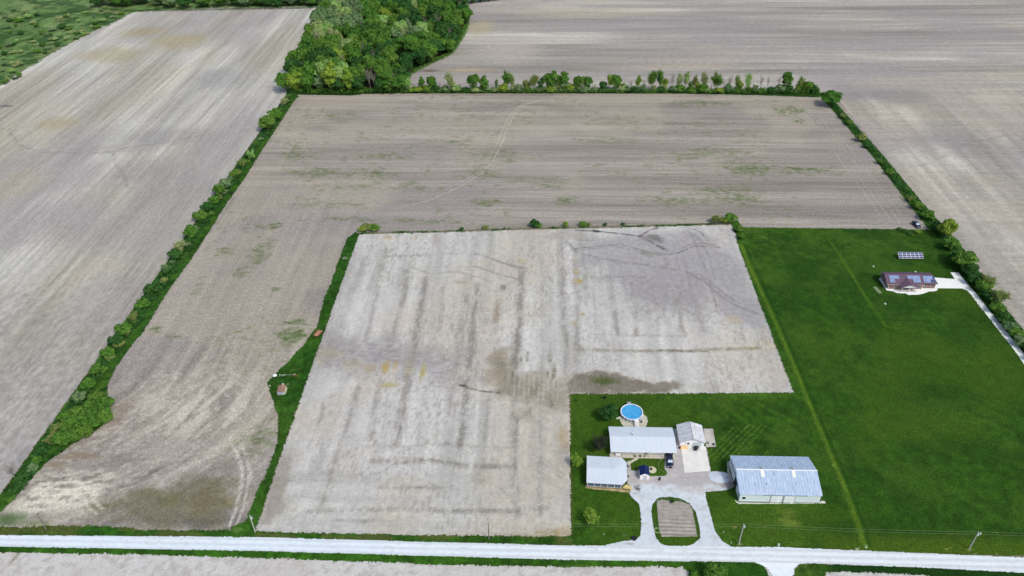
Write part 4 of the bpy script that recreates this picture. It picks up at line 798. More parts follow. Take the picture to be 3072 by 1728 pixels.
for k in range(2): MB().box(11.9+.27*k, 12.15+.27*k, .05, 1.15, .05, .28-.12*k).build('step', DECK, dk)
MB().box(9.8, 11.9, -.04, .02, .02, .33).build('skirt', m_solid('deck shade board', (96, 76, 52), .9), dk)  # dark brown board, painted to stand in for shade under the deck
poly_sheet('cottage_border', [G(x, y) for x, y in s1([(240, 1300), (245, 1255), (700, 1300), (820, 1330), (800, 1362), (640, 1340), (400, 1320)])], (164, 150, 112), M_GRAVEL, .088, 'stone border below the cottage porch', .15, .12, .2, None, True)
def clutter(name, px, py, label, mat, seed, cat, n=7, s_=.35):
    x, y = G(px, py); e = empty(name, (x, y, .09), 0, label, cat); rr = random.Random(seed)
    fr = MB(); 
    for k in range(n):
        a_ = rr.random()*6.28; l = s_*(.5+rr.random()); q = (rr.random()-.5)*s_; w2 = (rr.random()-.5)*s_
        fr.tube([(q-l*math.cos(a_)*.5, w2-l*math.sin(a_)*.5, .05+rr.random()*.1), (q+l*math.cos(a_)*.5, w2+l*math.sin(a_)*.5, .08+rr.random()*s_)], .03, 5)
    fr.build('sticks', mat, e); return e
def chair(x, y, rz, label, mat, group=None, z=.1):
    e = empty('garden_chair', (x, y, z), rz, label, 'chair', group)
    MB().box(-.25, .25, -.25, .25, .4, .45).build('seat', mat, e); MB().add([(-.25, .22, .45), (.25, .22, .45), (.25, .4, 1.0), (-.25, .4, 1.0), (-.25, .26, .45), (.25, .26, .45), (.25, .44, 1.0), (-.25, .44, 1.0)], [(0, 1, 2, 3), (7, 6, 5, 4), (0, 4, 5, 1), (1, 5, 6, 2), (2, 6, 7, 3), (3, 7, 4, 0)]).build('backrest', mat, e)
    for a_ in (-.22, .22):
        for c_ in (-.22, .22): MB().box(a_-.025, a_+.025, c_-.025, c_+.025, 0, .4).build('leg', mat, e)
        MB().box(a_-.03, a_+.03, -.25, .3, .6, .64).build('armrest', mat, e)
    return e
GREYP = m_solid('grey metal chair', (92, 88, 94), .6)
q = G(1884, 1402); chair(q[0], q[1], R(80), 'dark garden chair against the cottage east wall, further one', GREYP)
q = G(1884, 1432); chair(q[0], q[1], R(100), 'dark garden chair against the cottage east wall, nearer the deck', GREYP)
q = G(1881, 1446); pot(q[0], q[1], 'scrappy pot plant at the top of the timber deck', .09)

# ---------------------------------------------------------------- garage
gx, gy = 42.0, 155.9
ga = empty('garage', (gx, gy, 0), 0, 'white garage with streaked ribbed roof and gable to the yard', 'garage')
gro = gable_x(ga, 7.0, 6.5, 2.35, 1.35, WHITE, ROOFG, .32, .08, 'y', None, m_solid('ridge flashing', (120, 122, 130), .5, .4))
MB().add([(-.33, -.36, 2.22), (3.5, -.36, 3.7), (7.33, -.36, 2.22), (-.33, -.33, 2.36), (3.5, -.33, 3.82), (7.33, -.33, 2.36)], [(0, 1, 4, 3), (1, 2, 5, 4)]).build('barge_board', m_solid('barge', (130, 136, 148), .5), ga)
gd = MB().box(3.6, 6.2, -.06, .0, .12, 2.1).build('garage_door', m_solid('pale grey garage door', (196, 206, 214), .5, .3, .04), ga)
for z in (.6, 1.1, 1.6): MB().box(3.62, 6.18, -.075, -.061, z, z+.03).build('panel_joint', GREYW, gd)
d_ = MB().box(2.75, 3.5, -.05, .0, .12, 2.1).build('door', WHITE2, ga); MB().box(3.36, 3.42, -.09, -.051, 1.1, 1.2).build('handle', STEEL, d_)
window(ga, 1.35, 1.9, 1.75, 2.05, 0); window(ga, 5.2, 5.7, 2.18, 2.3, -.02); window(ga, 2.05, 2.6, 1.2, 2.1, 0)
q = (gx+.25, gy-.35); e = empty('plywood_stack', (q[0], q[1], .1), 0, 'stack of orange plywood sheets leaning on the garage left of the door', 'plywood')
for k in range(3): MB().add([(0, -.4-k*.05, 0), (2.1, -.4-k*.05, 0), (2.1, .2-k*.05, .75), (0, .2-k*.05, .75), (0, -.36-k*.05, 0), (2.1, -.36-k*.05, 0), (2.1, .24-k*.05, .75), (0, .24-k*.05, .75)], [(0, 1, 2, 3), (7, 6, 5, 4), (0, 4, 5, 1), (1, 5, 6, 2), (2, 6, 7, 3), (3, 7, 4, 0)]).build('sheet', TAN, e)
bench(gx+4.7, gy-.75, 0, 'black bench in front of the pale garage door', BLACK)
q = G(2086, 1351); e = empty('gas_grill', (q[0], q[1], .1), R(5), 'black covered gas grill standing on the garage apron', 'grill')
MB().box(-.45, .45, -.28, .28, .1, .8).build('cabinet', BLACK, e); MB().add([(-.4, -.28, .8), (.4, -.28, .8), (.4, .28, .8), (-.4, .28, .8), (-.36, -.1, 1.12), (.36, -.1, 1.12), (.36, .2, 1.12), (-.36, .2, 1.12)], [(4, 5, 6, 7), (0, 1, 5, 4), (1, 2, 6, 5), (2, 3, 7, 6), (3, 0, 4, 7)]).build('lid', BLACK, e)
for a_ in (-.4, .4): MB().tube([(a_-.03, -.2, .08), (a_+.03, -.2, .08)], .08, 10).build('wheel', BLACK, e)
q = G(2127, 1331); clutter('brush_pile', q and 2122, 1331, 'small dark heap of sticks at the garage east corner', m_solid('dead sticks', (90, 90, 84), .9), 3, 'sticks', 14, .7)
q = G(2137, 1334); e = empty('tyre', (q[0]+.3, q[1], .1), 0, 'old tyre lying on the pad east of the garage', 'tyre'); MB().ring(0, 0, 0, .2, .18, .36, 20).build('tread', BLACK, e)
e = empty('hand_cart', (gx-.1, gy-.6, .1), R(10), 'thin handled cart by the garage west corner', 'cart'); MB().box(-.2, .2, -.2, .25, .2, .5).build('bin', BLACK, e); MB().tube([(0, -.2, .4), (.1, -1.9, .1)], .03, 5).build('handle', STEEL, e); MB().tube([(-.22, 0, .15), (.22, 0, .15)], .15, 10).build('wheel', BLACK, e)

# ---------------------------------------------------------------- small navy roofed shed
sx0, sy0 = 29.05, 143.5
sh = empty('garden_shed', (sx0, sy0, 0), 0, 'small white garden shed with dark navy roof in the yard', 'shed')
gable_x(sh, 2.6, 3.0, 1.95, .75, WHITE2, NAVY, .12, .06, 'y')
d_ = MB().box(.95, 1.7, -.05, .0, .05, 1.75).build('door', GREYW, sh); MB().box(1.72, 1.8, -.06, -.002, .05, 1.8).build('frame', m_solid('door shadow gap', (110, 116, 126), .7), d_)  # the bar beside the door is a shadow line painted in grey
MB().box(1.58, 1.64, -.09, -.051, .9, 1.0).build('handle', STEEL, d_)
# fire pit
e = empty('fire_pit', (fx-.25, fy+.25, .09), 0, 'black iron fire pit on the gravel circle by the shed', 'fire pit')
MB().ring(0, 0, 0, .3, .28, .36, 20).build('ring', BLACK, e); MB().cyl(0, 0, 0, .06, .27, 16).build('ash', m_solid('ash', (110, 108, 104), .9), e)
# hose
hp = s1([(1235, 922), (1190, 950), (1165, 1000), (1175, 1050), (1220, 1085), (1280, 1105)]); hp = [G(x, y) for x, y in hp]
sm = []
for i in range(len(hp)-1):
    for k in range(5): sm.append((hp[i][0]+(hp[i+1][0]-hp[i][0])*k/5, hp[i][1]+(hp[i+1][1]-hp[i][1])*k/5, .2))
sm = [tuple(np.mean(sm[max(0, i-2):i+3], axis=0)) for i in range(len(sm))]
tag(MB().tube(sm, .05, 6).build('garden_hose', m_solid('pale green hose', (128, 150, 96), .5)), 'pale green hose curving across the courtyard grass', 'hose')
q = G(1979, 1439); e = empty('wheelie_bin', (q[0], q[1], .09), R(-20), 'black bin tipped over on the grey yard near the little shed', 'bin'); MB().box(-.22, .22, -.5, .45, .02, .4).build('body', BLACK, e); MB().box(-.24, .24, .452, .52, .0, .44).build('lid', BLACK, e)
clutter('branch_pile', 1913, 1468, 'scatter of sticks on the gravel beside the timber deck', m_solid('grey sticks', (120, 112, 104), .9), 5, 'sticks', 16, 1.3)
q = G(1814, 1196); e = empty('trash_can', (q[0], q[1], .05), 0, 'black trash can standing alone on the back lawn', 'trash can'); MB().cyl(0, 0, .02, .95, .28, 14, .33).build('body', BLACK, e); MB().cyl(0, 0, .951, 1.02, .36, 14, .3).build('lid', BLACK, e)
q = G(1902, 1617); e = empty('stock_tank', (q[0], q[1], .08), 0, 'round dark tub beside the western drive entrance', 'tub'); MB().ring(0, 0, .02, .45, .52, .62, 24).build('rim', BLACK, e); MB().cyl(0, 0, .02, .3, .51, 20).build('soil', m_solid('tub fill', (36, 40, 56), .8), e)
q = G(1854, 1256); e = empty('garden_chair', (q[0], q[1], .1), .4, 'pale folding chair lying on the grass west of the pool', 'chair'); MB().box(-.5, -.05, -.25, .25, .1, .16).build('seat', SKYL, e); MB().box(.0, .5, -.25, .25, .12, .3).build('backrest', SKYL, e)

# ---------------------------------------------------------------- pool
pox, poy = 29.15, 168.9
po = empty('swimming_pool', (pox, poy, 0), 0, 'round above ground swimming pool with bright blue water and white rim', 'pool')
MB().ring(0, 0, .05, 1.22, 3.28, 3.36, 56).build('wall', m_solid('pool wall', (150, 158, 176), .5, .3, .08), po)
MB().ring(0, 0, 1.2, 1.27, 3.22, 3.5, 18).build('rim', WHITE2, po)
wm, wn, wb = newmat('pool water'); tt = noise(wn, 2.6, 4); cr_ = wn.nodes.new('ShaderNodeMix'); cr_.data_type = 'RGBA'
cr_.inputs[6].default_value = A((44, 142, 205)); cr_.inputs[7].default_value = A((92, 182, 230)); wn.links.new(ramp(wn, tt.outputs[0], .35, .65, 0, 1), cr_.inputs[0]); wn.links.new(cr_.outputs[2], wb.inputs['Base Color'])
wb.inputs['Roughness'].default_value = .08; bp_ = wn.nodes.new('ShaderNodeBump'); bp_.inputs['Strength'].default_value = .15; wn.links.new(tt.outputs[0], bp_.inputs['Height']); wn.links.new(bp_.outputs[0], wb.inputs['Normal'])
MB().cyl(0, 0, .1, 1.0, 3.27, 56).build('water', wm, po)
for k in range(18):
    a_ = 2*math.pi*k/18; MB().tube([(3.43*math.cos(a_), 3.43*math.sin(a_), .05), (3.43*math.cos(a_), 3.43*math.sin(a_), 1.2)], .07, 6).build('post', WHITE2, po)
e = empty('pool_steps', (pox+1.0, poy-3.4, 0), R(3), 'white steps leading down from the pool towards the farmhouse', 'steps')
MB().box(-.6, .6, -.9, .15, 1.3, 1.38).build('landing', WHITE2, e)
for k in range(7): MB().box(-.55, .55, -1.15-.26*k, -.92-.26*k, 1.15-.165*k, 1.2-.165*k).build('step', WHITE2, e)
for x in (-.6, .56): MB().add([(x, -.9, 1.3), (x+.04, -.9, 1.3), (x+.04, -2.8, .05), (x, -2.8, .05), (x, -.9, 1.1), (x+.04, -.9, 1.1), (x+.04, -2.6, .05), (x, -2.6, .05)], [(0, 1, 2, 3), (7, 6, 5, 4), (0, 3, 7, 4), (1, 5, 6, 2)]).build('stringer', WHITE2, e)
for x in (-.55, .55):
    for y in (-.85, .1): MB().box(x-.04, x+.04, y-.04, y+.04, .05, 1.3).build('leg', WHITE2, e)
e = empty('pool_ladder', (pox-.55, poy+3.4, 0), 0, 'grey platform ladder on the far side of the pool', 'ladder')
MB().box(-.55, .55, .05, .85, 1.25, 1.32).build('platform', STEEL, e)
for k in range(3): MB().box(-.5, .5, .9+.02*k, 1.05+.02*k, 1.0-.3*k, 1.05-.3*k).build('step', WHITE2, e)
for x in (-.55, .55):
    for y in (.08, .9): MB().box(x-.04, x+.04, y-.04, y+.04, .05, 1.95 if y < .5 else 1.6).build('rail', STEEL, e)
e = empty('pool_pump', (pox+2.6, poy-3.3, .08), 0, 'pool pump and black filter on the gravel by the steps', 'pump')
MB().cyl(0, 0, 0, .7, .25, 12, .22).build('filter_tank', BLACK, e); MB().tube([(-.5, .2, .2), (-.1, .1, .2)], .12, 10).build('motor', GREYW, e); MB().tube([(.1, .1, .4), (.5, .7, .5), (.4, 1.0, .8)], .035, 6).build('pipe', WHITE2, e)

# ---------------------------------------------------------------- gravel pile
def mound(name, x, y, rx, ry, hh, mat, label, cat, seed):
    n, mrings = 40, 12; m_ = MB(); vs_ = []; 
    for i in range(mrings+1):
        q = i/mrings
        for k in range(n):
            a_ = 2*math.pi*k/n; rad = q*(1+.18*(float(vn(math.cos(a_)*1.6+seed, math.sin(a_)*1.6, seed))-.5)*2)
            z = hh*max(0, 1-q)**1.1*(.75+.5*float(vn(q*3*math.cos(a_)+9, q*3*math.sin(a_), seed+2)))
            vs_.append((rx*rad*math.cos(a_), ry*rad*math.sin(a_), z))
    fs_ = [(i*n+k, i*n+(k+1) % n, (i+1)*n+(k+1) % n, (i+1)*n+k) for i in range(mrings) for k in range(n)]
    m_.add(vs_, fs_); o = m_.build(name, mat, None, True); o.location = (x, y, .07); return tag(o, label, cat)
q = G(2157, 1432); mound('gravel_pile', q[0], q[1]-.2, 2.9, 2.3, .55, m_solid('heaped white gravel', (200, 207, 218), .95, .1, .12, 7), 'low heap of white gravel between the yard and the barn', 'gravel pile', 4)

# ---------------------------------------------------------------- brick ranch house
rx, ry = 131.0, 236.6
rh = empty('brick_house', (rx, ry, 0), 0, 'brown brick bungalow with solar panels and a white front gable', 'house')
RL, RW, RHH, RR = 17.6, 7.4, 2.5, 1.75
MB().box(0, 12.6, 0, RW, .1, RHH).box(12.601, RL, .6, RW-.2, .1, RHH).build('wall', BRICK, rh)
g = MB()
g.add([(.002, 0, RHH), (.002, RW, RHH), (.002, RW/2, RHH+RR), (.1, 0, RHH), (.1, RW, RHH), (.1, RW/2, RHH+RR)], [(0, 2, 1), (3, 4, 5), (0, 3, 5, 2), (1, 2, 5, 4), (0, 1, 4, 3)])
g.build('gable', BRICK, rh)
s_ = RR/(RW/2); o_ = .5; r = MB(); hp_ = 1.6
r.slab([(-.9, -o_, RHH-s_*o_+.1), (13.0, -o_, RHH-s_*o_+.1), (13.0, RW/2, RHH+RR+.1), (-.9, RW/2, RHH+RR+.1)], .1)
r.slab([(-.9, RW/2, RHH+RR+.1), (13.0, RW/2, RHH+RR+.1), (13.0, RW+o_, RHH-s_*o_+.1), (-.9, RW+o_, RHH-s_*o_+.1)], .1)
zz = RHH+RR-.15
r.slab([(13.001, .1, RHH-.1), (RL+.5, .1, RHH-.1), (RL-hp_*.4, RW/2, zz), (13.001, RW/2, zz)], .1)
r.slab([(13.001, RW/2, zz), (RL-hp_*.4, RW/2, zz), (RL+.5, RW+.3, RHH-.1), (13.001, RW+.3, RHH-.1)], .1)
r.add([(RL+.5, .1, RHH-.1), (RL+.5, RW+.3, RHH-.1), (RL-hp_*.4, RW/2, zz)], [(0, 1, 2)])
rro = r.build('roof', SHING, rh)
def rz(y, dz=.14): return RHH+RR+.1-abs(y-RW/2)*s_+dz
def panels(x0, cols, rows_, yb, pw=1.0, ph=1.25, missing=(), dark=(), zf=rz, nm='solar_panel'):
    for j in range(rows_):
        for i in range(cols):
            if (i, j) in missing: continue
            a0 = x0+i*pw; y0 = yb+j*ph; y1 = y0+ph-.05
            fr_ = MB().slab([(a0, y0, zf(y0)), (a0+pw-.05, y0, zf(y0)), (a0+pw-.05, y1, zf(y1)), (a0, y1, zf(y1))], .05).build(nm, STEEL, rro)
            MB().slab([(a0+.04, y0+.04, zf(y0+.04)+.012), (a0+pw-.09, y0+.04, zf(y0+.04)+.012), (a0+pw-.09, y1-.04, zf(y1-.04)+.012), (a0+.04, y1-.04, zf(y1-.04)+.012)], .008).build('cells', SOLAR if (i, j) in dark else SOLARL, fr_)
panels(.55, 4, 2, .35, .92, 1.35, {(2, 0), (3, 0)})
panels(7.3, 5, 2, .35, .92, 1.35, {(0, 0), (1, 0)})
z2 = lambda y, dz=.12: RHH-.1+(y-.1)*(zz-RHH+.1)/(RW/2-.1)+dz
panels(13.1, 5, 2, .55, .86, 1.3, (), {(4, 1), (3, 0), (4, 0)}, z2)
# front gable wing and porch
e = rh
MB().box(4.4, 9.6, -1.9, -.002, .02, .3).build('porch_floor', SLAB, e)
gx0, gx1, gyf = 4.1, 9.9, -2.2
gm_ = (gx0+gx1)/2; gz = 2.45; gr = 1.25
r = MB(); r.slab([(gx0-.5, gyf-.35, gz-.1), (gm_, gyf-.35, gz+gr+.1), (gm_, 3.2, gz+gr+.1), (gx0-.5, .0, gz-.1)], .1); r.slab([(gm_, gyf-.35, gz+gr+.1), (gx1+.5, gyf-.35, gz-.1), (gx1+.5, .0, gz-.1), (gm_, 3.2, gz+gr+.1)], .1)
r.build('porch_roof', SHING, e)
MB().add([(gx0, gyf, gz-.05), (gx1, gyf, gz-.05), (gm_, gyf, gz+gr-.12), (gx0, gyf+.1, gz-.05), (gx1, gyf+.1, gz-.05), (gm_, gyf+.1, gz+gr-.12)], [(0, 1, 2), (3, 5, 4), (0, 2, 5, 3), (1, 4, 5, 2), (0, 3, 4, 1)]).build('porch_gable', WHITE2, e)
MB().box(gx0, gx1, gyf, gyf+.12, gz-.3, gz-.06).build('porch_beam', WHITE2, e)
for x in (gx0+.1, gm_, gx1-.1): MB().box(x-.08, x+.08, gyf+.01, gyf+.15, .3, gz-.3).build('porch_post', WHITE2, e)
MB().box(gx0+.2, gm_-.1, gyf+.02, gyf+.06, 1.1, 1.16).box(gm_+.1, gx1-.2, gyf+.02, gyf+.06, 1.1, 1.16).build('porch_rail', WHITE2, e)
MB().box(4.45, 9.55, -1.95, -1.902, .02, .28).build('porch_skirt', GREYW, e)
MB().box(0.02, .14, -.06, -.001, .1, RHH-.2).box(12.45, 12.6, -.06, -.001, .1, RHH-.2).build('corner_trim', WHITE2, e)
for x0 in (2.2, 10.6): window(e, x0, x0+1.1, 1.0, 2.0, 0)
for x0 in (13.6, 15.8): window(e, x0, x0+.7, 1.1, 2.0, .6)
d_ = MB().box(6.6, 7.5, -.06, -.001, .3, 2.3).build('door', DARK, e); MB().box(7.35, 7.42, -.1, -.061, 1.2, 1.3).build('handle', STEEL, d_)
MB().box(-.03, .0, 3.2, 3.9, 1.1, 2.1).build('window', DARKG, e)
MB().box(-.92, 13.02, -o_-.04, -o_+.0, 2.22, 2.36).build('fascia', m_solid('cream fascia', (206, 196, 180), .6), e)
MB().box(3.6, 6.0, RW+.05, RW+1.6, .02, .2).build('back_step', WHITE2, e)
# ground array
ax, ay = 142.5, 256.4
sa = empty('solar_array', (ax, ay, 0), 0, 'ground mounted solar array of eighteen panels on the lawn', 'solar array')
for j in range(3):
    for i in range(6):
        a0 = i*1.6; y0 = j*.78; z0 = .75+j*.5; y1 = y0+.74; z1 = z0+.475
        f_ = MB().slab([(a0, y0, z0), (a0+1.56, y0, z0), (a0+1.56, y1, z1), (a0, y1, z1)], .05).build('solar_panel', WHITE2, sa)
        MB().slab([(a0+.06, y0+.05, z0+.045), (a0+1.5, y0+.05, z0+.045), (a0+1.5, y1-.05, z1-.02), (a0+.06, y1-.05, z1-.02)], .01).build('cells', SOLAR, f_)
for x in (1.2, 4.8, 8.4): MB().tube([(x, 1.2, .02), (x, 1.2, 1.5)], .07, 8).build('post', STEEL, sa)
MB().tube([(.1, 1.2, 1.42), (9.5, 1.2, 1.42)], .06, 6).build('beam', STEEL, sa)
# covers and planter in the far lawn
PALE = m_solid('pale concrete cover', (176, 196, 164), .8)
for (x_, y_, l_) in ((2620, 800, 'pale well cover on the grass left of the solar array and above the planter'), (2746, 816, 'pale round cover on the lawn just behind the brick house'), (2655, 912, 'pale round cover on the lawn below the planter')):
    q = G(x_, y_); e = empty('well_cover', (q[0], q[1], .05), 0, l_, 'well cover'); MB().cyl(0, 0, 0, .22, .45, 16, .38).build('cover', PALE, e); MB().cyl(0, 0, .22, .36, .08, 8).build('pipe', WHITE2, e)
a_, c_ = G(2624, 862), G(2640, 880)
ang = math.atan2(c_[1]-a_[1], c_[0]-a_[0]); ln_ = math.hypot(c_[0]-a_[0], c_[1]-a_[1])
e = empty('stone_planter', (a_[0], a_[1], .05), ang, 'long narrow stone edged flower bed left of the brick house', 'flower bed')
m_ = MB(); rr = random.Random(4)
for k in range(14):
    for s0 in (-.4, .4): x = k*ln_/13; m_.box(x-.14, x+.14, s0-.1, s0+.1, 0, .14+rr.random()*.1)
m_.build('edging', m_solid('edging stone', (184, 190, 160), .9), e); MB().box(0, ln_, -.3, .3, 0, .1).build('soil', m_solid('bed soil', (110, 116, 84), .9, var=.3), e)

# ---------------------------------------------------------------- the little hut and odds and ends in the grass strip
hq = G(833, 1186); hu = empty('chicken_hut', (hq[0], hq[1], 0), R(4), 'little grey hut with rusty brown roof in the grass strip', 'hut')
HX, HY = 2.2, 3.0
MB().box(0, HX, 0, HY, .1, 1.35).build('wall', m_solid('grey hut boards', (166, 168, 184), .8, var=.12), hu)
r = MB(); r.slab([(-.12, -.1, 1.4), (HX*.5, -.1, 1.75), (HX*.5, HY+.15, 1.75), (-.12, HY+.15, 1.4)], .06); r.slab([(HX*.5, -.1, 1.75), (HX+.12, -.1, 1.4), (HX+.12, HY+.15, 1.4), (HX*.5, HY+.15, 1.75)], .06); r.build('roof', RUSTY, hu)
MB().box(HX-.5, HX-.06, -.04, .0, .1, 1.25).build('door', GREYW, hu)
MB().box(HX+.01, HX+.35, .2, HY-.2, .1, .9).build('nest_box', m_solid('nest boards', (190, 186, 160), .8), hu)
q = G(826, 1131); e = empty('propane_tank', (q[0], q[1], 0), R(20), 'white tank at the western end of the pale implement frame', 'tank')
MB().tube([(-.6, 0, .7), (-.5, 0, .7), (.5, 0, .7), (.6, 0, .7)], .42, 16).build('tank', WHITE2, e)
for x in (-.35, .35): MB().box(x-.06, x+.06, -.3, .3, .05, .35).build('leg', STEEL, e)
e = empty('farm_implement', (q[0]+1.2, q[1]+.3, 0), R(3), 'long pale implement frame lying in the grass beside the white tank', 'implement')
pm_ = m_solid('faded implement', (158, 170, 148), .7, var=.2)
m_ = MB(); m_.tube([(0, .3, .5), (2.2, .25, .5)], .07, 6); m_.tube([(0, -.4, .5), (2.0, -.1, .5)], .07, 6); m_.tube([(2.0, .1, .5), (5.2, .2, .45)], .06, 6); m_.build('frame', pm_, e)
for x in (.2, .9, 1.6): MB().tube([(x, -.45, .5), (x+.1, .35, .5)], .06, 6).build('crossbar', pm_, e)
for y in (-.7, .7): MB().ring(0, 0, -.06, .06, .28, .36, 18).build('wheel', BLACK, e).matrix_basis = Matrix.Translation((.9, y, .36)) @ Matrix.Rotation(R(90), 4, 'X')
MB().tube([(5.2, .2, .05), (5.2, .2, .9)], .05, 6).build('stand', WHITE2, e)
q = G(850, 1158); e = empty('metal_drum', (q[0], q[1], 0), R(30), 'white drum standing just north of the rusty hut', 'drum'); MB().cyl(0, 0, .05, .95, .3, 16).build('drum', WHITE2, e); MB().cyl(0, 0, .951, 1.0, .31, 16, .29).build('lid', GREYW, e)
q = G(863, 1158); e = empty('gate_panel', (q[0], q[1], 0), R(70), 'grey green panel propped in the grass right of the white drum', 'panel'); 
for z in (.1, .45, .8): MB().tube([(-.5, 0, z), (.5, 0, z)], .03, 5).build('rail', pm_, e)
for x in (-.5, .5): MB().tube([(x, 0, .02), (x, 0, .9)], .035, 5).build('upright', pm_, e)
q = G(810, 1159); e = empty('bucket', (q[0], q[1], .05), 0, 'tiny white bucket at the field edge left of the hut', 'bucket'); MB().cyl(0, 0, .02, .4, .14, 12, .18).build('pail', WHITE2, e); MB().tube([(-.17, 0, .38), (-.1, 0, .55), (.1, 0, .55), (.17, 0, .38)], .015, 5).build('handle', STEEL, e)
q = G(885, 1128); e = empty('disc_harrow', (q[0], q[1], 0), R(-15), 'thin rusty harrow frame in the grass north east of the hut', 'harrow'); m_ = MB()
for k in range(4): m_.tube([(-.9+.6*k, -.6, .25), (-.7+.6*k, .6, .3)], .045, 5)
m_.tube([(-1, 0, .35), (1.2, 0, .35)], .05, 5); m_.build('frame', RUST, e)
for k in range(4): MB().cyl(-.85+.6*k, -.5, .05, .1, .2, 12).build('disc', RUST, e)
q = G(958, 1005); e = empty('wagon', (q[0]-.3, q[1], 0), R(70), 'faded red farm wagon standing in the grass strip', 'wagon')
MB().box(-1.6, 1.6, -.8, .8, .7, .85).build('bed', m_solid('faded red boards', (176, 128, 108), .8, var=.15), e)
for sd_ in (-.8, .76): MB().box(-1.6, 1.6, sd_, sd_+.04, .851, 1.15).build('side_board', RUST, e)
for x in (-1.1, 1.1):
    for y in (-.85, .85): MB().ring(0, 0, -.07, .07, .12, .38, 18).build('wheel', BLACK, e).matrix_basis = Matrix.Translation((x, y, .38)) @ Matrix.Rotation(R(90), 4, 'X')
MB().tube([(1.6, 0, .6), (2.8, 0, .3)], .05, 6).build('tongue', RUST, e)
q = G(1035, 775); e = empty('rock_heap', (q[0], q[1], 0), 0, 'small heap of grey field stones near the north end of the grass strip', 'stones'); rr = random.Random(8)
for k in range(9):
    x, y, r_ = rr.uniform(-.9, .9), rr.uniform(-.5, .5), rr.uniform(.18, .32); MB().tube([(x, y, .02), (x+.03, y, r_*.7), (x, y+.05, r_*1.1)], r_, 7, r_*.45).build('stone', m_solid('field stone', (158, 158, 156), .9, var=.15), e)

# ---------------------------------------------------------------- vehicles
PAINT = m_solid('dark blue car paint', (22, 30, 56), .25, .6, .05)
PAINT2 = m_solid('slate car paint', (62, 72, 96), .3, .6, .05)
GLASS = m_solid('windscreen', (176, 194, 216), .08, .9, .1); GLASSD = m_solid('tinted glass', (20, 26, 40), .08, .8, .05)  # windscreen: bright reflection painted in as a pale base colour
CHROME = m_solid('bright metal', (190, 194, 200), .2, .6, .05, metal=.6); LAMP = m_solid('lamp lens', (220, 224, 226), .15, .6, .03); REDL = m_solid('tail lens', (150, 30, 26), .3, .5, .03)
def car(x, y, rz, label, paint, roofpaint):
    """y axis is the rear; the bonnet points to -y"""
    e = empty('parked_car', (x, y, .08), rz, label, 'car')
    def loft(st_, name, mat, par=e, sm_=True):
        m_ = MB(); n = None; vs_ = []
        for (yy, hw, z0, z1, rd) in st_:
            prof = [(-hw*.93, z0), (-hw, z0+(z1-z0)*.35), (-hw*.985, z0+(z1-z0)*.72), (-hw*.9, z1-rd*.3), (-hw*.6, z1), (0, z1+rd*.12), (hw*.6, z1), (hw*.9, z1-rd*.3), (hw*.985, z0+(z1-z0)*.72), (hw, z0+(z1-z0)*.35), (hw*.93, z0)]
            n = len(prof); vs_ += [(a_, yy, z_) for a_, z_ in prof]
        fs_ = [(i*n+k, i*n+(k+1) % n, (i+1)*n+(k+1) % n, (i+1)*n+k) for i in range(len(st_)-1) for k in range(n)]
        fs_ += [tuple(range(n-1, -1, -1)), tuple(range((len(st_)-1)*n, len(st_)*n))]
        return m_.add(vs_, fs_).build(name, mat, par, sm_)
    bd = loft([(-2.33, .62, .38, .62, .2), (-2.25, .82, .28, .78, .3), (-1.8, .92, .24, .93, .3), (-1.0, .93, .22, 1.02, .3), (0, .94, .22, 1.04, .3), (1.2, .94, .22, 1.06, .3), (2.0, .92, .26, 1.06, .3), (2.28, .84, .3, .98, .3), (2.36, .7, .42, .8, .2)], 'body', paint)
    loft([(-1.12, .80, .98, 1.03, .05), (-.45, .74, .98, 1.52, .2), (.2, .74, .98, 1.62, .2), (1.3, .73, .98, 1.6, .2), (1.85, .70, .98, 1.42, .2), (2.2, .68, .98, 1.04, .05)], 'cabin_glass', GLASSD)
    loft([(-.5, .66, 1.5, 1.545, .04), (.2, .69, 1.55, 1.665, .06), (1.3, .68, 1.55, 1.645, .06), (1.75, .62, 1.46, 1.52, .04)], 'roof', roofpaint)
    MB().slab([(-.7, -1.05, 1.10), (.7, -1.05, 1.10), (.62, -.5, 1.53), (-.62, -.5, 1.53)], .02).build('windscreen', GLASS, e)
    MB().slab([(-.6, 1.85, 1.46), (.6, 1.85, 1.46), (.62, 2.18, 1.1), (-.62, 2.18, 1.1)], .02).build('rear_window', GLASSD, e)
    for sx_ in (-1, 1):
        for yy in (-1.45, 1.4):
            wo_ = MB().ring(0, 0, -.11, .11, .2, .34, 22).build('wheel', BLACK, e); wo_.matrix_basis = Matrix.Translation((sx_*.84, yy, .34)) @ Matrix.Rotation(R(90), 4, 'Y')
            MB().cyl(0, 0, -.115, .115, .2, 14).build('rim', CHROME, wo_)
        MB().box(sx_*.62-.16, sx_*.62+.16, -2.36, -2.2, .6, .74).build('headlight', LAMP, e)
        MB().box(sx_*.68-.12, sx_*.68+.12, 2.24, 2.38, .75, .92).build('taillight', REDL, e)
        MB().box(sx_*1.0-.08, sx_*1.0+.08, -.85, -.7, 1.05, 1.2).build('mirror', paint, e)
    MB().box(-.45, .45, -2.4, -2.3, .42, .56).build('grille', BLACK, e)
    MB().box(-.8, .8, -2.38, -2.24, .28, .38).build('front_bumper', BLACK, e)
    return e
car(38.3, 150.0, R(-4), 'dark blue car parked at the east end of the farmhouse porch', PAINT, PAINT)
ca = G(2748, 678); car(ca[0], ca[1], R(10), 'dark blue car parked in the far corner of the stubble field by the hedge', PAINT, PAINT2)

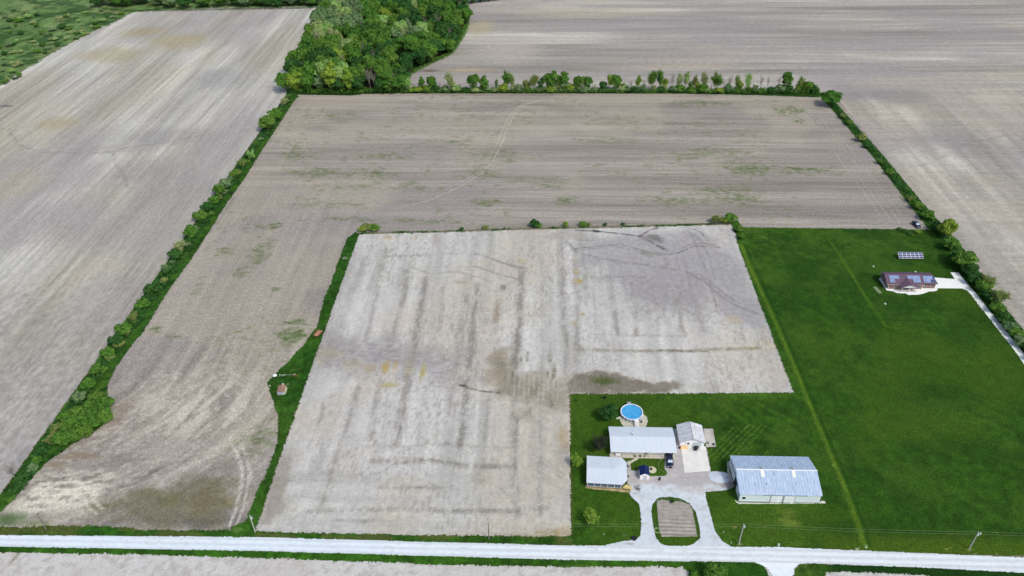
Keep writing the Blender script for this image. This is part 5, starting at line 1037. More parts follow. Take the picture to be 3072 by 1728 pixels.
# ---------------------------------------------------------------- utility poles and lines
POLES = [((139, 1589), 6.9, 0), ((766, 1597), 6.9, 1), ((1467, 1618), 7.0, 0), ((2216, 1632), 8.0, 1), ((2907, 1648), 7.0, 2)]
LAB = ['bare pole at the field corner, leftmost by the road', 'pole with a white transformer at the foot of the grass strip', 'thin dark pole in front of the pale centre field', 'tall grey pole with a transformer right of the loop drive', 'pole with a hanging yard light in front of the big lawn']
tops = []
for ((x_, y_), hh, ty), lb in zip(POLES, LAB):
    q = G(x_, y_); e = empty('utility_pole', (q[0], q[1], .05), 0, 'weathered wooden utility '+lb, 'utility pole', 'utility poles along the road')
    MB().tube([(0, 0, 0), (0, 0, hh)], .16, 10, .11).build('pole', POLEW if ty else m_solid('dark pole wood', (120, 116, 110), .9), e)
    MB().tube([(0, 0, hh), (0, 0, hh+.25)], .05, 6).build('insulator', WHITE2, e)
    if ty:
        MB().tube([(.28, 0, hh-1.3), (.28, 0, hh-.6)], .2, 12).build('transformer', GREYW, e); MB().tube([(0, 0, hh-.7), (.3, 0, hh-.7)], .04, 6).build('bracket', STEEL, e)
    if ty == 2:
        MB().tube([(0, 0, hh-.3), (.55, -.1, hh-.1)], .03, 6).build('lamp_arm', STEEL, e); MB().cyl(.6, -.1, hh-.65, hh-.1, .14, 10, .1).build('lamp', WHITE2, e)
    tops.append((q[0], q[1], hh+.25))
    mound_c = None
ext0 = (2*tops[0][0]-tops[1][0], tops[0][1], 7.1); ext1 = (tops[-1][0]+62, tops[-1][1], 7.2)
chain = [ext0]+tops+[ext1]
WIRE = m_solid('weathered wire', (150, 160, 130), .5, .4)
for lv, nm in ((0, 'upper thin power line sagging between the poles'), (1.0, 'lower thin power line sagging between the poles')):
    pts = []
    for a_, c_ in zip(chain[:-1], chain[1:]):
        for k in range(12):
            t_ = k/12; pts.append((a_[0]+(c_[0]-a_[0])*t_, a_[1]+(c_[1]-a_[1])*t_, a_[2]+(c_[2]-a_[2])*t_-lv-.5*4*t_*(1-t_)))
    pts.append((chain[-1][0], chain[-1][1], chain[-1][2]-lv))
    tag(MB().tube(pts, .012, 4).build('power_line', WIRE), nm, 'power line')
# roadside bits
q = G(2335, 1640); e = empty('mailbox', (q[0], q[1], .06), 0, 'small white marker post at the road edge south of the barn', 'marker'); MB().box(-.06, .06, -.06, .06, 0, .8).build('post', WHITE2, e); MB().box(-.12, .12, -.2, .2, .8, 1.05).build('box', WHITE2, e)
q = G(2598, 1642); e = empty('survey_stake', (q[0], q[1], .06), 0, 'short grey stake where the light boundary strip meets the road', 'stake'); MB().tube([(0, 0, 0), (.12, 0, 1.1)], .05, 6).build('stake', WOOD_, e); MB().cyl(0, 0, 0, .12, .3, 10).build('collar', PALE, e)
q = G(2838, 1648); e = empty('guy_anchor', (q[0], q[1], .06), 0, 'slanting yellow guard on the guy wire left of the lamp pole', 'guy wire guard'); MB().tube([(0, 0, 0), (1.4, 0, 1.1)], .045, 6).build('guard', m_solid('yellow guard', (150, 156, 70), .5), e); MB().cyl(0, 0, 0, .1, .14, 8).build('anchor', STEEL, e)
for (x_, y_, l_) in ((2170, 1600, 'thin white marker on the lawn inside the drive curve'), (2193, 1632, 'thin white marker beside the road left of the transformer pole'), (1812, 1606, 'thin white marker on the front lawn left of the drive')):
    q = G(x_, y_); e = empty('lawn_marker', (q[0], q[1], .06), 0, l_, 'marker'); MB().tube([(0, 0, 0), (0, 0, .6)], .03, 5).build('rod', WHITE2, e); MB().box(-.1, .1, -.03, .03, .45, .65).build('tag', WHITE2, e)
# garden wire fence along the bed
FG = [G(x, y) for x, y in s4([(1398, 225), (1395, 300), (1412, 500), (1432, 640), (1465, 775), (2015, 775), (1975, 540), (1935, 330), (1900, 278), (1760, 232), (1590, 212), (1460, 208), (1398, 225)])]
e = empty('garden_fence', (FG[0][0], FG[0][1], .07), 0, 'low thin wire fence round the tilled bed in the loop', 'fence')
rel = [(x-FG[0][0], y-FG[0][1]) for x, y in FG]
for x, y in rel[:-1]: MB().tube([(x, y, 0), (x, y, .7)], .035, 5).build('fence_post', PALE, e)
m_ = MB(); m_.tube([(x, y, .6) for x, y in rel], .012, 4); m_.tube([(x, y, .3) for x, y in rel], .012, 4); m_.build('wire', WIRE, e)
q = G(1972, 1592); e = empty('stone_circle', (q[0], q[1], .08), 0, 'little ring of white stones at the south west corner of the tilled bed', 'stones')
for k in range(16):
    a_ = k*6.283/16; MB().tube([(.75*math.cos(a_), .75*math.sin(a_), 0), (.75*math.cos(a_), .75*math.sin(a_), .16)], .13, 6, .08).build('stone', PALE, e)
q = G(2180, 1434); clutter('scrap_pile', 2181, 1434, 'small dark scrap on the gravel right of the white heap', BLACK, 7, 'scrap', 5, .5)
# ---------------------------------------------------------------- vegetation
def np_mesh(name, V, F, mat, smooth=False):
    me = bpy.data.meshes.new(name); V = np.asarray(V, np.float32); F = np.asarray(F, np.int32); k = F.shape[1]
    me.vertices.add(len(V)); me.vertices.foreach_set('co', V.ravel())
    me.loops.add(F.size); me.loops.foreach_set('vertex_index', F.ravel())
    me.polygons.add(len(F)); me.polygons.foreach_set('loop_start', np.arange(0, F.size, k, dtype=np.int32)); me.update(calc_edges=True)
    if smooth: me.polygons.foreach_set('use_smooth', np.ones(len(F), bool))
    me.materials.append(mat); return me
def leaves(C, N, size, rs, asp=.7):
    """one leafy quad per centre C facing roughly N"""
    n = len(C); Nn = N+rs.normal(0, .55, (n, 3)); Nn /= np.linalg.norm(Nn, axis=1)[:, None]+1e-9
    t = np.cross(Nn, rs.normal(0, 1, (n, 3))); t /= np.linalg.norm(t, axis=1)[:, None]+1e-9; b = np.cross(Nn, t)
    s = (size*rs.uniform(.6, 1.4, n))[:, None]
    V = np.stack([C-t*s, C-b*s*asp+Nn*s*.2, C+t*s, C+b*s*asp+Nn*s*.2], 1).reshape(-1, 3)
    F = np.arange(4*n).reshape(n, 4); return V, F
def sphere_pts(n, rs):
    v = rs.normal(0, 1, (n, 3)); return v/np.linalg.norm(v, axis=1)[:, None]
def crown_dense(H, Rr, seed, nl=16, per=120, size=.42, z0=.22, top=.85):
    rs = np.random.RandomState(seed); Cs = []; Ns = []
    zc = H*(z0+1)/2; rz_ = H*(1-z0)/2
    for i in range(nl):
        d = sphere_pts(1, rs)[0]; d[2] = abs(d[2])*1.0 if i % 3 else d[2]*.8
        q = rs.uniform(.55, .85); c = np.array([d[0]*Rr*q, d[1]*Rr*q, zc+d[2]*rz_*q])
        r_ = Rr*rs.uniform(.28, .46)
        m = int(per*(r_/(Rr*.37))**2); p = sphere_pts(m, rs); p[:, 2] = np.abs(p[:, 2])*.9-.25*(p[:, 2] < 0)
        rr_ = r_*(1+rs.normal(0, .10, m))[:, None]
        Cs.append(c+p*rr_*np.array([1, 1, .85])); Ns.append(p)
    # fill
    m = int(per*3); p = sphere_pts(m, rs); Cs.append(np.array([0, 0, zc])+p*np.array([Rr*.66, Rr*.66, rz_*.75])); Ns.append(p)
    C = np.vstack(Cs); N = np.vstack(Ns); C[:, 2] = np.maximum(C[:, 2], .15)
    return leaves(C, N, size, rs)
def limb(V, F, p0, p1, r0, r1):
    d = p1-p0; l = np.linalg.norm(d)+1e-9; d = d/l; a = np.cross(d, [0.3, .2, 1.0] if abs(d[2]) < .95 else [1, 0, 0]); a /= np.linalg.norm(a); b = np.cross(d, a); n = len(V)
    for r_, p in ((r0, p0), (r1, p1)):
        for k in range(4):
            t_ = k*math.pi/2; V.append(p+r_*(math.cos(t_)*a+math.sin(t_)*b))
    for k in range(4): F.append((n+k, n+(k+1) % 4, n+4+(k+1) % 4, n+4+k))
def branches(H, Rr, seed, levels=3, trunk_r=.16, fork=.22, twig=.02):
    rs = np.random.RandomState(seed); V = []; F = []; tips = []
    def grow(p, d, l, r_, lv):
        k = 3; q = p.copy(); rr_ = r_
        for i in range(k):
            d2 = d+rs.normal(0, .13, 3)+np.array([0, 0, .05]); d2 /= np.linalg.norm(d2); q2 = q+d2*l/k; r2 = max(twig, rr_*.82)
            limb(V, F, q, q2, rr_, r2); q = q2; rr_ = r2; d = d2
            if lv > 0 and (i > 0 or lv < levels):
                for j in range(2 if lv < levels else 2):
                    a_ = rs.uniform(0, 6.28); s_ = rs.uniform(.45, .95); dd = d+s_*np.array([math.cos(a_), math.sin(a_), .25]); dd /= np.linalg.norm(dd)
                    grow(q, dd, l*rs.uniform(.5, .72), max(twig, rr_*.55), lv-1)
        tips.append(q)
        if lv == 0: tips.append(p+(q-p)*.5)
    # trunk
    base = np.array([0, 0, -.1]); d = np.array([rs.normal(0, .04), rs.normal(0, .04), 1.0]); f = H*fork
    limb(V, F, base, base+d*f*.5, trunk_r*1.3, trunk_r); limb(V, F, base+d*f*.5, base+d*f, trunk_r, trunk_r*.85)
    st = base+d*f
    for k in range(3):
        a_ = 2.1*k+rs.uniform(0, 1); s_ = rs.uniform(.25, .5); dd = d+s_*np.array([math.cos(a_), math.sin(a_), 0]); grow(st, dd/np.linalg.norm(dd), H*(1-fork)*.55, trunk_r*.6, levels-1)
    grow(st, d, H*(1-fork)*.62, trunk_r*.7, levels-1)
    V = np.array(V); T = np.array(tips); mx = np.hypot(T[:, 0], T[:, 1]).max(); sx_ = Rr/mx; sz_ = H/T[:, 2].max()
    for M in (V, T): M[:, 0] *= sx_; M[:, 1] *= sx_; M[:, 2] *= sz_
    return V, np.array(F), T
BARK = m_solid('bark', (104, 96, 86), .9, .1, .2, 2); BARKG = m_solid('grey twigs', (142, 134, 128), .9, .1, .15, 2)
LG = {
 'mid green': m_leaf('leaves mid green', (82, 112, 44), (56, 90, 32)),
 'bright green': m_leaf('leaves bright green', (72, 106, 40), (52, 86, 32)),
 'dark green': m_leaf('leaves dark green', (50, 84, 38), (36, 68, 30)),
 'olive yellow': m_leaf('leaves olive', (112, 130, 48), (86, 112, 40)),
 'pale green': m_leaf('leaves pale green', (128, 150, 92), (96, 126, 66)),
 'grey green': m_leaf('leaves grey green', (100, 120, 82), (68, 94, 58)),
 'brownish': m_leaf('leaves brownish', (108, 118, 66), (84, 100, 50)),
 'purple brown': m_leaf('leaves purple', (42, 50, 34), (30, 40, 32)),
 'yellow green': m_leaf('leaves yellow green', (112, 148, 52), (80, 122, 36)),
}
def tr_mesh(H, Rr, tr=.22):
    m_ = MB(); m_.tube([(0, 0, -.2), (0.05, 0, H*.3), (0, .08, H*.62)], tr, 7, tr*.45)
    for k in range(5):
        a_ = k*1.26+.4; m_.tube([(0, 0, H*(.28+.06*k)), (Rr*.5*math.cos(a_), Rr*.5*math.sin(a_), H*(.5+.07*k))], tr*.45, 5, tr*.15)
    me = bpy.data.meshes.new('trunk'); me.from_pydata(m_.v, [], m_.f); me.update(); me.materials.append(BARK); return me
PROTO = {}
def proto(kind, nm, crown, trunk): PROTO.setdefault(kind, []).append((crown, trunk))
m0 = LG['mid green']
for s in range(5):
    V, F = crown_dense(10, 3.9+.3*(s % 3), 10+s, 20, 120, .42, .06); proto('tree', s, np_mesh('crown', V, F, m0), tr_mesh(10, 4))
for s in range(3):
    V, F = crown_dense(10, 2.6, 30+s, 20, 85, .34, .04); proto('tall', s, np_mesh('crown', V, F, m0), tr_mesh(10, 2.6, .2))
for s in range(4):
    V, F, T = branches(10, 3.2, 50+s); rs = np.random.RandomState(s)
    C = np.repeat(T, 7, 0)+rs.normal(0, .42, (len(T)*7, 3)); V2, F2 = leaves(C, rs.normal(0, 1, C.shape)+[0, 0, .6], .25, rs)
    me = np_mesh('crown', V2, F2, m0); proto('airy', s, me, np_mesh('trunk', V, F, BARKG))
for s in range(3):
    V, F, T = branches(10, 2.9, 70+s, 3, .15, .3, .03); proto('bare', s, None, np_mesh('trunk', V, F, BARKG))
for s in range(5):
    V, F = crown_dense(4, 2.5, 90+s, 16, 90, .27, .0); V[:, 2] = np.maximum(V[:, 2], 0)
    m_ = MB(); [m_.tube([(0, 0, -.1), (.7*math.cos(a_), .7*math.sin(a_), 2.0)], .06, 5, .03) for a_ in (0, 2, 4)]
    me = bpy.data.meshes.new('trunk'); me.from_pydata(m_.v, [], m_.f); me.update(); me.materials.append(BARK); proto('bush', s, np_mesh('crown', V, F, m0), me)
for s in range(3):
    V, F, T = branches(4, 2.4, 110+s, 3, .06, .12, .014); rs = np.random.RandomState(s)
    C = np.repeat(T, 6, 0)+rs.normal(0, .24, (len(T)*6, 3)); V2, F2 = leaves(C, rs.normal(0, 1, C.shape)+[0, 0, .5], .17, rs)
    proto('light bush', s, np_mesh('crown', V2, F2, m0), np_mesh('trunk', V, F, BARKG))
NAME = {'tree': ('broadleaf_tree', 'tree'), 'tall': ('broadleaf_tree', 'tree'), 'airy': ('young_tree', 'tree'), 'bare': ('bare_tree', 'tree'), 'bush': ('bush', 'bush'), 'light bush': ('bush', 'bush')}
HT = {'tree': 10, 'tall': 10, 'airy': 10, 'bare': 10, 'bush': 4, 'light bush': 4}
RD = {'tree': 4.1, 'tall': 2.6, 'airy': 3.2, 'bare': 2.9, 'bush': 2.5, 'light bush': 2.4}
_pr = np.random.RandomState(77)
def plant(kind, x, y, h, r, col, label, group=None, z=0.03):
    v = PROTO[kind][_pr.randint(len(PROTO[kind]))]; nm, cat = NAME[kind]
    e = empty(nm, (x, y, z), _pr.uniform(0, 6.28), label, cat, group)
    e.scale = (r/RD[kind], r/RD[kind], h/HT[kind])
    if v[0] is not None:
        c = bpy.data.objects.new('crown', v[0]); COL.objects.link(c); c.parent = e
        c.material_slots[0].link = 'OBJECT'; c.material_slots[0].material = LG[col]
    t_ = bpy.data.objects.new('trunk', v[1]); COL.objects.link(t_); t_.parent = e
    return e
ORD = ['first', 'second', 'third', 'fourth', 'fifth', 'sixth', 'seventh', 'eighth', 'ninth', 'tenth', 'eleventh', 'twelfth', 'thirteenth', 'fourteenth', 'fifteenth', 'sixteenth', 'seventeenth', 'eighteenth', 'nineteenth']
TENS = {2: 'twenty', 3: 'thirty', 4: 'forty', 5: 'fifty', 6: 'sixty', 7: 'seventy', 8: 'eighty', 9: 'ninety'}
def ordn(i):
    if i < 19: return ORD[i]
    n = i+1; t_, u_ = divmod(n, 10)
    return (TENS[t_][:-1]+'ieth') if u_ == 0 else TENS[t_]+'-'+ORD[u_-1]
# --- yard trees
q = G(1826, 1262); plant('tree', q[0], q[1], 6.0, 2.5, 'dark green', 'round dark green tree on the grass west of the pool', z=.05)
q = G(1800, 1352); plant('light bush', q[0], q[1], 5.2, 2.9, 'purple brown', 'dusky purple brown tree between the farmhouse and the cottage', z=.05)
q = G(1728, 1402); plant('light bush', q[0], q[1], 4.0, 1.9, 'yellow green', 'yellow green bushy tree at the lawn edge west of the cottage', z=.05)
q = G(1728, 1402)
q = G(1771, 1570); plant('light bush', q[0], q[1], 4.9, 2.4, 'yellow green', 'open yellow green tree alone on the front lawn', z=.05)
q = G(2018, 1506); plant('bush', q[0], q[1], .9, .75, 'dark green', 'small dark shrub at the top of the tilled garden bed', z=.08)
q = G(2140, 1744); plant('tree', q[0], q[1], 5.2, 2.8, 'bright green', 'bright green tree at the bottom edge of the picture south of the road')
q = G(2122, 1728); plant('bush', G(2085, 1736)[0], G(2085, 1736)[1], 1.8, 1.4, 'mid green', 'low green bush left of the tree south of the road')
# --- the row of trees behind the stubble field
row = []
for xz, hz, wz, kd, cl in [(150, 85, 80, 'bare', ''), (205, 95, 60, 'bare', ''), (250, 150, 72, 'tall', 'bright green'), (352, 155, 105, 'tree', 'bright green'), (440, 100, 70, 'bare', ''), (560, 190, 145, 'airy', 'pale green'), (660, 90, 50, 'bare', ''), (812, 185, 125, 'tree', 'bright green'), (925, 160, 105, 'tall', 'mid green'), (1065, 130, 45, 'airy', 'grey green'), (1178, 215, 105, 'airy', 'mid green'), (1232, 190, 95, 'airy', 'pale green'), (1310, 60, 70, 'bush', 'bright green'),
        (1395, 110, 110, 'light bush', 'brownish'), (1475, 165, 120, 'airy', 'brownish'), (1556, 140, 70, 'tall', 'dark green'), (1650, 190, 130, 'tree', 'mid green'), (1700, 215, 105, 'tall', 'bright green'), (1810, 205, 115, 'tall', 'bright green'), (1760, 160, 70, 'airy', 'pale green'), (1885, 70, 70, 'bush', 'dark green'), (1950, 150, 90, 'tree', 'bright green'), (2010, 150, 80, 'tall', 'mid green'), (2068, 160, 95, 'tree', 'bright green'), (2140, 90, 60, 'bare', ''), (2240, 90, 90, 'bush', 'dark green'), (2310, 190, 65, 'airy', 'olive yellow'), (2382, 160, 130, 'tree', 'bright green'), (2470, 70, 70, 'bush', 'mid green')]:
    row.append((1200+xz/3.68, hz/3.68, wz/3.68, kd, cl))
for xz, hz, wz, kd, cl in [(-30, 100, 60, 'bare', ''), (40, 145, 62, 'airy', 'olive yellow'), (95, 130, 40, 'bare', ''), (170, 180, 105, 'airy', 'mid green'), (248, 195, 100, 'airy', 'mid green'), (300, 110, 60, 'tall', 'olive yellow'), (370, 190, 80, 'bare', ''), (432, 165, 80, 'airy', 'pale green'), (497, 170, 85, 'airy', 'pale green'), (540, 90, 50, 'airy', 'mid green'), (578, 150, 60, 'airy', 'brownish'), (617, 80, 52, 'tall', 'olive yellow'), (672, 180, 75, 'airy', 'pale green'), (745, 90, 40, 'bare', ''), (790, 175, 125, 'airy', 'mid green'), (870, 100, 40, 'bare', ''), (922, 155, 90, 'bare', ''), (990, 135, 60, 'airy', 'brownish'), (1022, 95, 55, 'tall', 'olive yellow'), (1092, 160, 88, 'airy', 'pale green'), (1160, 80, 30, 'bare', ''), (1220, 150, 90, 'bare', ''), (1282, 150, 60, 'bare', ''),
        (1390, 160, 75, 'bare', ''), (1466, 172, 104, 'tall', 'bright green'), (1590, 140, 95, 'airy', 'brownish'), (1625, 60, 80, 'bush', 'mid green'), (1672, 86, 110, 'bush', 'mid green'), (1740, 50, 60, 'bush', 'grey green')]:
    row.append((1900+xz/3.22, hz/3.22, wz/3.22, kd, cl))
_rr = np.random.RandomState(44); low_ = []
for _x in np.arange(1235, 2470, 27):
    low_.append((_x+_rr.uniform(-12, 12), _rr.uniform(9, 21), _rr.uniform(16, 30), 'bush' if _rr.rand() < .6 else 'light bush', ['mid green', 'dark green', 'grey green', 'olive yellow', 'pale green'][_rr.randint(5)]))
row.sort()
for i, (x_, hp2, wp, kd, cl) in enumerate(row):
    q = G(x_, 276); ppm = FPX/(np.array([q[0], q[1], -CAM_H])@FW)
    look = {'tree': 'dense round %s tree', 'tall': 'dense upright %s tree', 'airy': 'thin leafed %s tree', 'bare': 'bare grey %stree', 'bush': 'low %s bush', 'light bush': 'straggly %s bush'}[kd] % cl
    plant(kd, q[0], 432+_pr.uniform(-.6, .8), hp2/ppm/.92+.8, max(wp/ppm/2, 1.2), cl, '%s, %s from the left in the row behind the stubble field' % (look, ordn(i)), 'row of trees behind the stubble field')
for i, (x_, hp2, wp, kd, cl) in enumerate(sorted(low_)):
    q = G(x_, 276); plant(kd, q[0], 431.4+_pr.uniform(-.6, .6), hp2/3.9, wp/9.0, cl, 'scrubby %s bush under the far tree row, %s from the left' % (cl, ordn(i)), 'low bushes under the far tree row')
# corner tree and right hedge
q = G(2487, 318); plant('tree', q[0]+.6, q[1], 8.5, 4.8, 'bright green', 'round dense green tree at the far right corner of the stubble field')
rhd = [(2530, 352, 3, 2.6, 'light bush', 'brownish'), (2545, 372, 2.6, 2.4, 'bush', 'mid green'), (2582, 418, 3.6, 2.8, 'bush', 'brownish'), (2600, 440, 2.4, 2.2, 'bush', 'dark green'), (2640, 488, 2.4, 2.2, 'light bush', 'mid green'), (2668, 520, 2.4, 2.2, 'bush', 'mid green'),
       (2730, 600, 3.2, 2.4, 'light bush', 'brownish'), (2752, 622, 3.2, 2.6, 'bush', 'mid green'), (2782, 652, 4.0, 3.0, 'bush', 'mid green'), (2806, 688, 4.5, 3.0, 'bush', 'dark green'), (2838, 700, 8.5, 3.6, 'tree', 'olive yellow'), (2850, 742, 5.0, 3.4, 'bush', 'mid green'),
       (2872, 780, 5.6, 3.8, 'tree', 'dark green'), (2888, 790, 7.0, 4.8, 'tree', 'mid green'), (2908, 818, 4.6, 3.6, 'bush', 'dark green'), (2928, 846, 4.4, 3.4, 'bush', 'dark green'), (2948, 868, 4.2, 3.4, 'bush', 'mid green'), (2962, 858, 5.6, 3.4, 'light bush', 'brownish'), (2968, 896, 3.8, 3.2, 'bush', 'dark green'), (2993, 905, 5.8, 3.9, 'light bush', 'brownish'),
       (2990, 930, 3.4, 3.0, 'bush', 'mid green'), (3010, 960, 3.0, 2.8, 'bush', 'dark green'), (3028, 985, 2.8, 2.6, 'bush', 'grey green'), (3046, 1005, 2.8, 2.6, 'bush', 'mid green'), (3064, 1030, 3.0, 2.8, 'bush', 'grey green'), (3085, 1052, 3.2, 2.8, 'bush', 'mid green'), (3105, 1075, 3.2, 2.8, 'bush', 'mid green')]
for i, (x_, y_, hh, r_, kd, cl) in enumerate(rhd):
    r_ *= .88
    q = G(x_, y_, hh*.25)
    plant(kd, q[0], q[1], hh, r_, cl, '%s %s, %s plant down the right hedge from the far corner' % (cl, 'tree' if kd == 'tree' else 'bush', ordn(i)), 'right hedge')
# left hedge
lh = [(798, 372, 8.8, 4.9, 'tree', 'mid green'), (822, 345, 7, 3.8, 'tree', 'mid green'), (850, 305, 4.5, 3, 'light bush', 'pale green'), (752, 465, 5.2, 3.0, 'light bush', 'pale green'), (722, 490, 4.2, 2.6, 'light bush', 'brownish'), (700, 520, 3.4, 2.6, 'bush', 'mid green'), (676, 550, 4.6, 3.2, 'bush', 'grey green'), (655, 570, 5.2, 3.2, 'bush', 'bright green'), (640, 600, 4.2, 2.6, 'bush', 'mid green'), (618, 622, 4.2, 2.8, 'bush', 'dark green'), (598, 650, 4.6, 3.2, 'bush', 'mid green'), (568, 694, 4.6, 3.0, 'bush', 'bright green'),
      (538, 742, 5.0, 3.2, 'light bush', 'pale green'), (520, 765, 4.4, 3.0, 'bush', 'dark green'), (494, 806, 3.6, 2.6, 'light bush', 'grey green'), (452, 866, 3.6, 2.8, 'bush', 'dark green'), (425, 910, 3.4, 2.8, 'bush', 'mid green'), (395, 950, 3.4, 2.4, 'light bush', 'brownish'), (366, 990, 4.0, 3.0, 'bush', 'mid green'), (345, 1022, 3.6, 2.6, 'bush', 'dark green'), (320, 1058, 3.2, 2.4, 'bush', 'mid green'), (286, 1108, 3.2, 2.2, 'bush', 'bright green'), (262, 1150, 3.0, 2.4, 'bush', 'mid green'), (236, 1190, 3.2, 2.2, 'bush', 'grey green'), (196, 1250, 3.4, 2.4, 'bush', 'bright green'), (170, 1280, 3.4, 2.6, 'light bush', 'brownish'), (150, 1316, 3.2, 2.6, 'light bush', 'brownish'), (108, 1378, 2.2, 1.5, 'bush', 'bright green'), (95, 1400, 2.0, 1.6, 'bush', 'grey green'), (60, 1450, 1.8, 1.5, 'bush', 'dark green'), (30, 1495, 1.8, 1.5, 'light bush', 'mid green')]
n0 = 0
for y_ in np.arange(166, 425, 6.4):
    lh.append((None, y_, _pr.uniform(1.4, 2.6), _pr.uniform(1.3, 2.1), 'bush' if _pr.rand() < .6 else 'light bush', ['dark green', 'mid green', 'dark green', 'grey green', 'mid green', 'brownish'][_pr.randint(6)]))
pl = []
for (x_, y_, hh, r_, kd, cl) in lh:
    if x_ is None: q = (-145.8+_pr.uniform(-1.3, 1.6), y_)
    else: q = G(x_+4, y_+6, hh*.3); q = (min(q[0], -143), q[1])
    pl.append((q[1], q[0], hh, r_, kd, cl))
pl.sort()
for i, (y_, x_, hh, r_, kd, cl) in enumerate(pl):
    plant(kd, x_, y_, hh, r_*.9, cl, '%s %s, %s plant up the left hedge from the road' % (cl, 'tree' if kd == 'tree' else 'bush', ordn(i)), 'left hedge')
q = G(51, 1436); plant('bare', q[0]-.5, q[1], 6.6, 3.4, '', 'bare grey leafless tree on the left field side of the hedge near the road')
th = [(293, 1196), (318, 1214), (300, 1235), (272, 1222), (262, 1248), (238, 1240), (315, 1252), (285, 1270), (216, 1276), (246, 1286), (206, 1300), (262, 1302), (232, 1262), (312, 1236), (190, 1322), (226, 1312)]
for i, (x_, y_) in enumerate(sorted(th)):
    q = G(x_, y_+6, .6); plant('bush', q[0], q[1], _pr.uniform(3.0, 4.4), _pr.uniform(1.9, 2.7), ['bright green', 'bright green', 'mid green'][i % 3], 'bright leafy bush in the round thicket by the left hedge, %s from the left' % ordn(i), 'bright thicket by the left hedge')
# bushes along the top edge of the centre field
tb = [(1102, 690, 2.6, 2.4, 'bush', 'brownish'), (1124, 692, 2.6, 2.4, 'bush', 'mid green'), (1088, 694, 2.2, 1.8, 'bush', 'olive yellow'), (1457, 688, 1.8, 1.7, 'light bush', 'brownish'), (1604, 682, 3.4, 2.0, 'bush', 'dark green'), (1618, 684, 2.0, 1.4, 'bush', 'mid green'), (1697, 680, 2.4, 1.1, 'bush', 'yellow green'), (1748, 679, 2.0, 1.6, 'bush', 'mid green'), (1766, 679, 1.6, 1.2, 'light bush', 'brownish'), (1815, 677, 1.1, .9, 'bush', 'dark green'), (1868, 676, 1.1, .9, 'bush', 'dark green'), (1385, 690, 1.0, .9, 'bush', 'dark green'),
      (2142, 668, 3.2, 2.1, 'light bush', 'brownish'), (2160, 668, 3.0, 2.0, 'light bush', 'brownish'), (2190, 668, 3.8, 2.6, 'bush', 'mid green'), (2176, 670, 2.8, 1.8, 'bush', 'olive yellow'), (2214, 694, 2.4, 1.8, 'bush', 'mid green'), (2222, 714, 2.2, 1.6, 'bush', 'mid green')]
for i, (x_, y_, hh, r_, kd, cl) in enumerate(sorted(tb)):
    q = G(x_, y_); plant(kd, q[0], q[1], hh, r_, cl, 'small %s bush, %s from the left along the top of the pale centre field' % (cl, ordn(i)), 'bushes along the centre field')
q = G(2752, 700); plant('bush', q[0], q[1], 1.2, 1.0, 'yellow green', 'little yellow green shrub in the field corner below the parked car')
for i, (x_, y_) in enumerate(((2698, 690), (2712, 694), (2728, 704))):
    q = G(x_, y_); plant('bush', q[0], q[1], .8, 1.2, 'dark green', ['leftmost', 'middle', 'rightmost'][i]+' of three low weed clumps in the field corner left of the shrub', 'weed clumps by the field corner')
# --- the wood
front = [(862, 275, 12, 4.6, 'tree', 'mid green'), (890, 275, 13, 5, 'tree', 'olive yellow'), (925, 275, 11, 4.5, 'tree', 'mid green'), (960, 276, 10, 4, 'tree', 'grey green'), (997, 277, 19, 4.4, 'tall', 'olive yellow'), (1022, 276, 11, 4, 'tree', 'dark green'), (1050, 277, 16, 3.2, 'tall', 'olive yellow'), (1078, 277, 10, 4, 'tree', 'dark green'), (1112, 276, 15, 4.8, 'bare', ''), (1128, 270, 13, 4.6, 'bare', ''), (1145, 276, 10, 3.6, 'tree', 'dark green'), (1170, 276, 12, 4, 'tall', 'mid green'), (1203, 276, 11, 4.2, 'tree', 'bright green'), (1185, 270, 12, 4, 'bare', ''), (1222, 277, 8, 3.4, 'airy', 'pale green')]
LK = {'mid green': 'mid green', 'bright green': 'bright green', 'dark green': 'dark green', 'olive yellow': 'olive yellow', 'pale green': 'silvery green', 'grey green': 'grey green', '': 'bare grey'}
for i, (x_, y_, hh, r_, kd, cl) in enumerate(sorted(front)):
    q = G(x_, y_); plant(kd, q[0], 431.5+_pr.uniform(-1, 1.5), hh, r_, cl, '%s tree on the south front of the wood, %s from the left' % (LK[cl], ordn(i)), 'south front of the wood')
wp = []; rs = np.random.RandomState(12)
for _ in range(9000):
    x_ = rs.uniform(-170, -22); y_ = rs.uniform(434, 668)
    if not inside(np.array([x_]), np.array([y_]), WOOD)[0]: continue
    if any((x_-a_)**2+(y_-b_)**2 < 7.6**2 for a_, b_ in wp): continue
    wp.append((x_, y_))
edge = [(-80.5, 436), (-81.5, 460), (-72, 478), (-60, 497), (-57, 515), (-54, 545), (-54, 560), (-56, 590), (-58, 612)]
WL = []
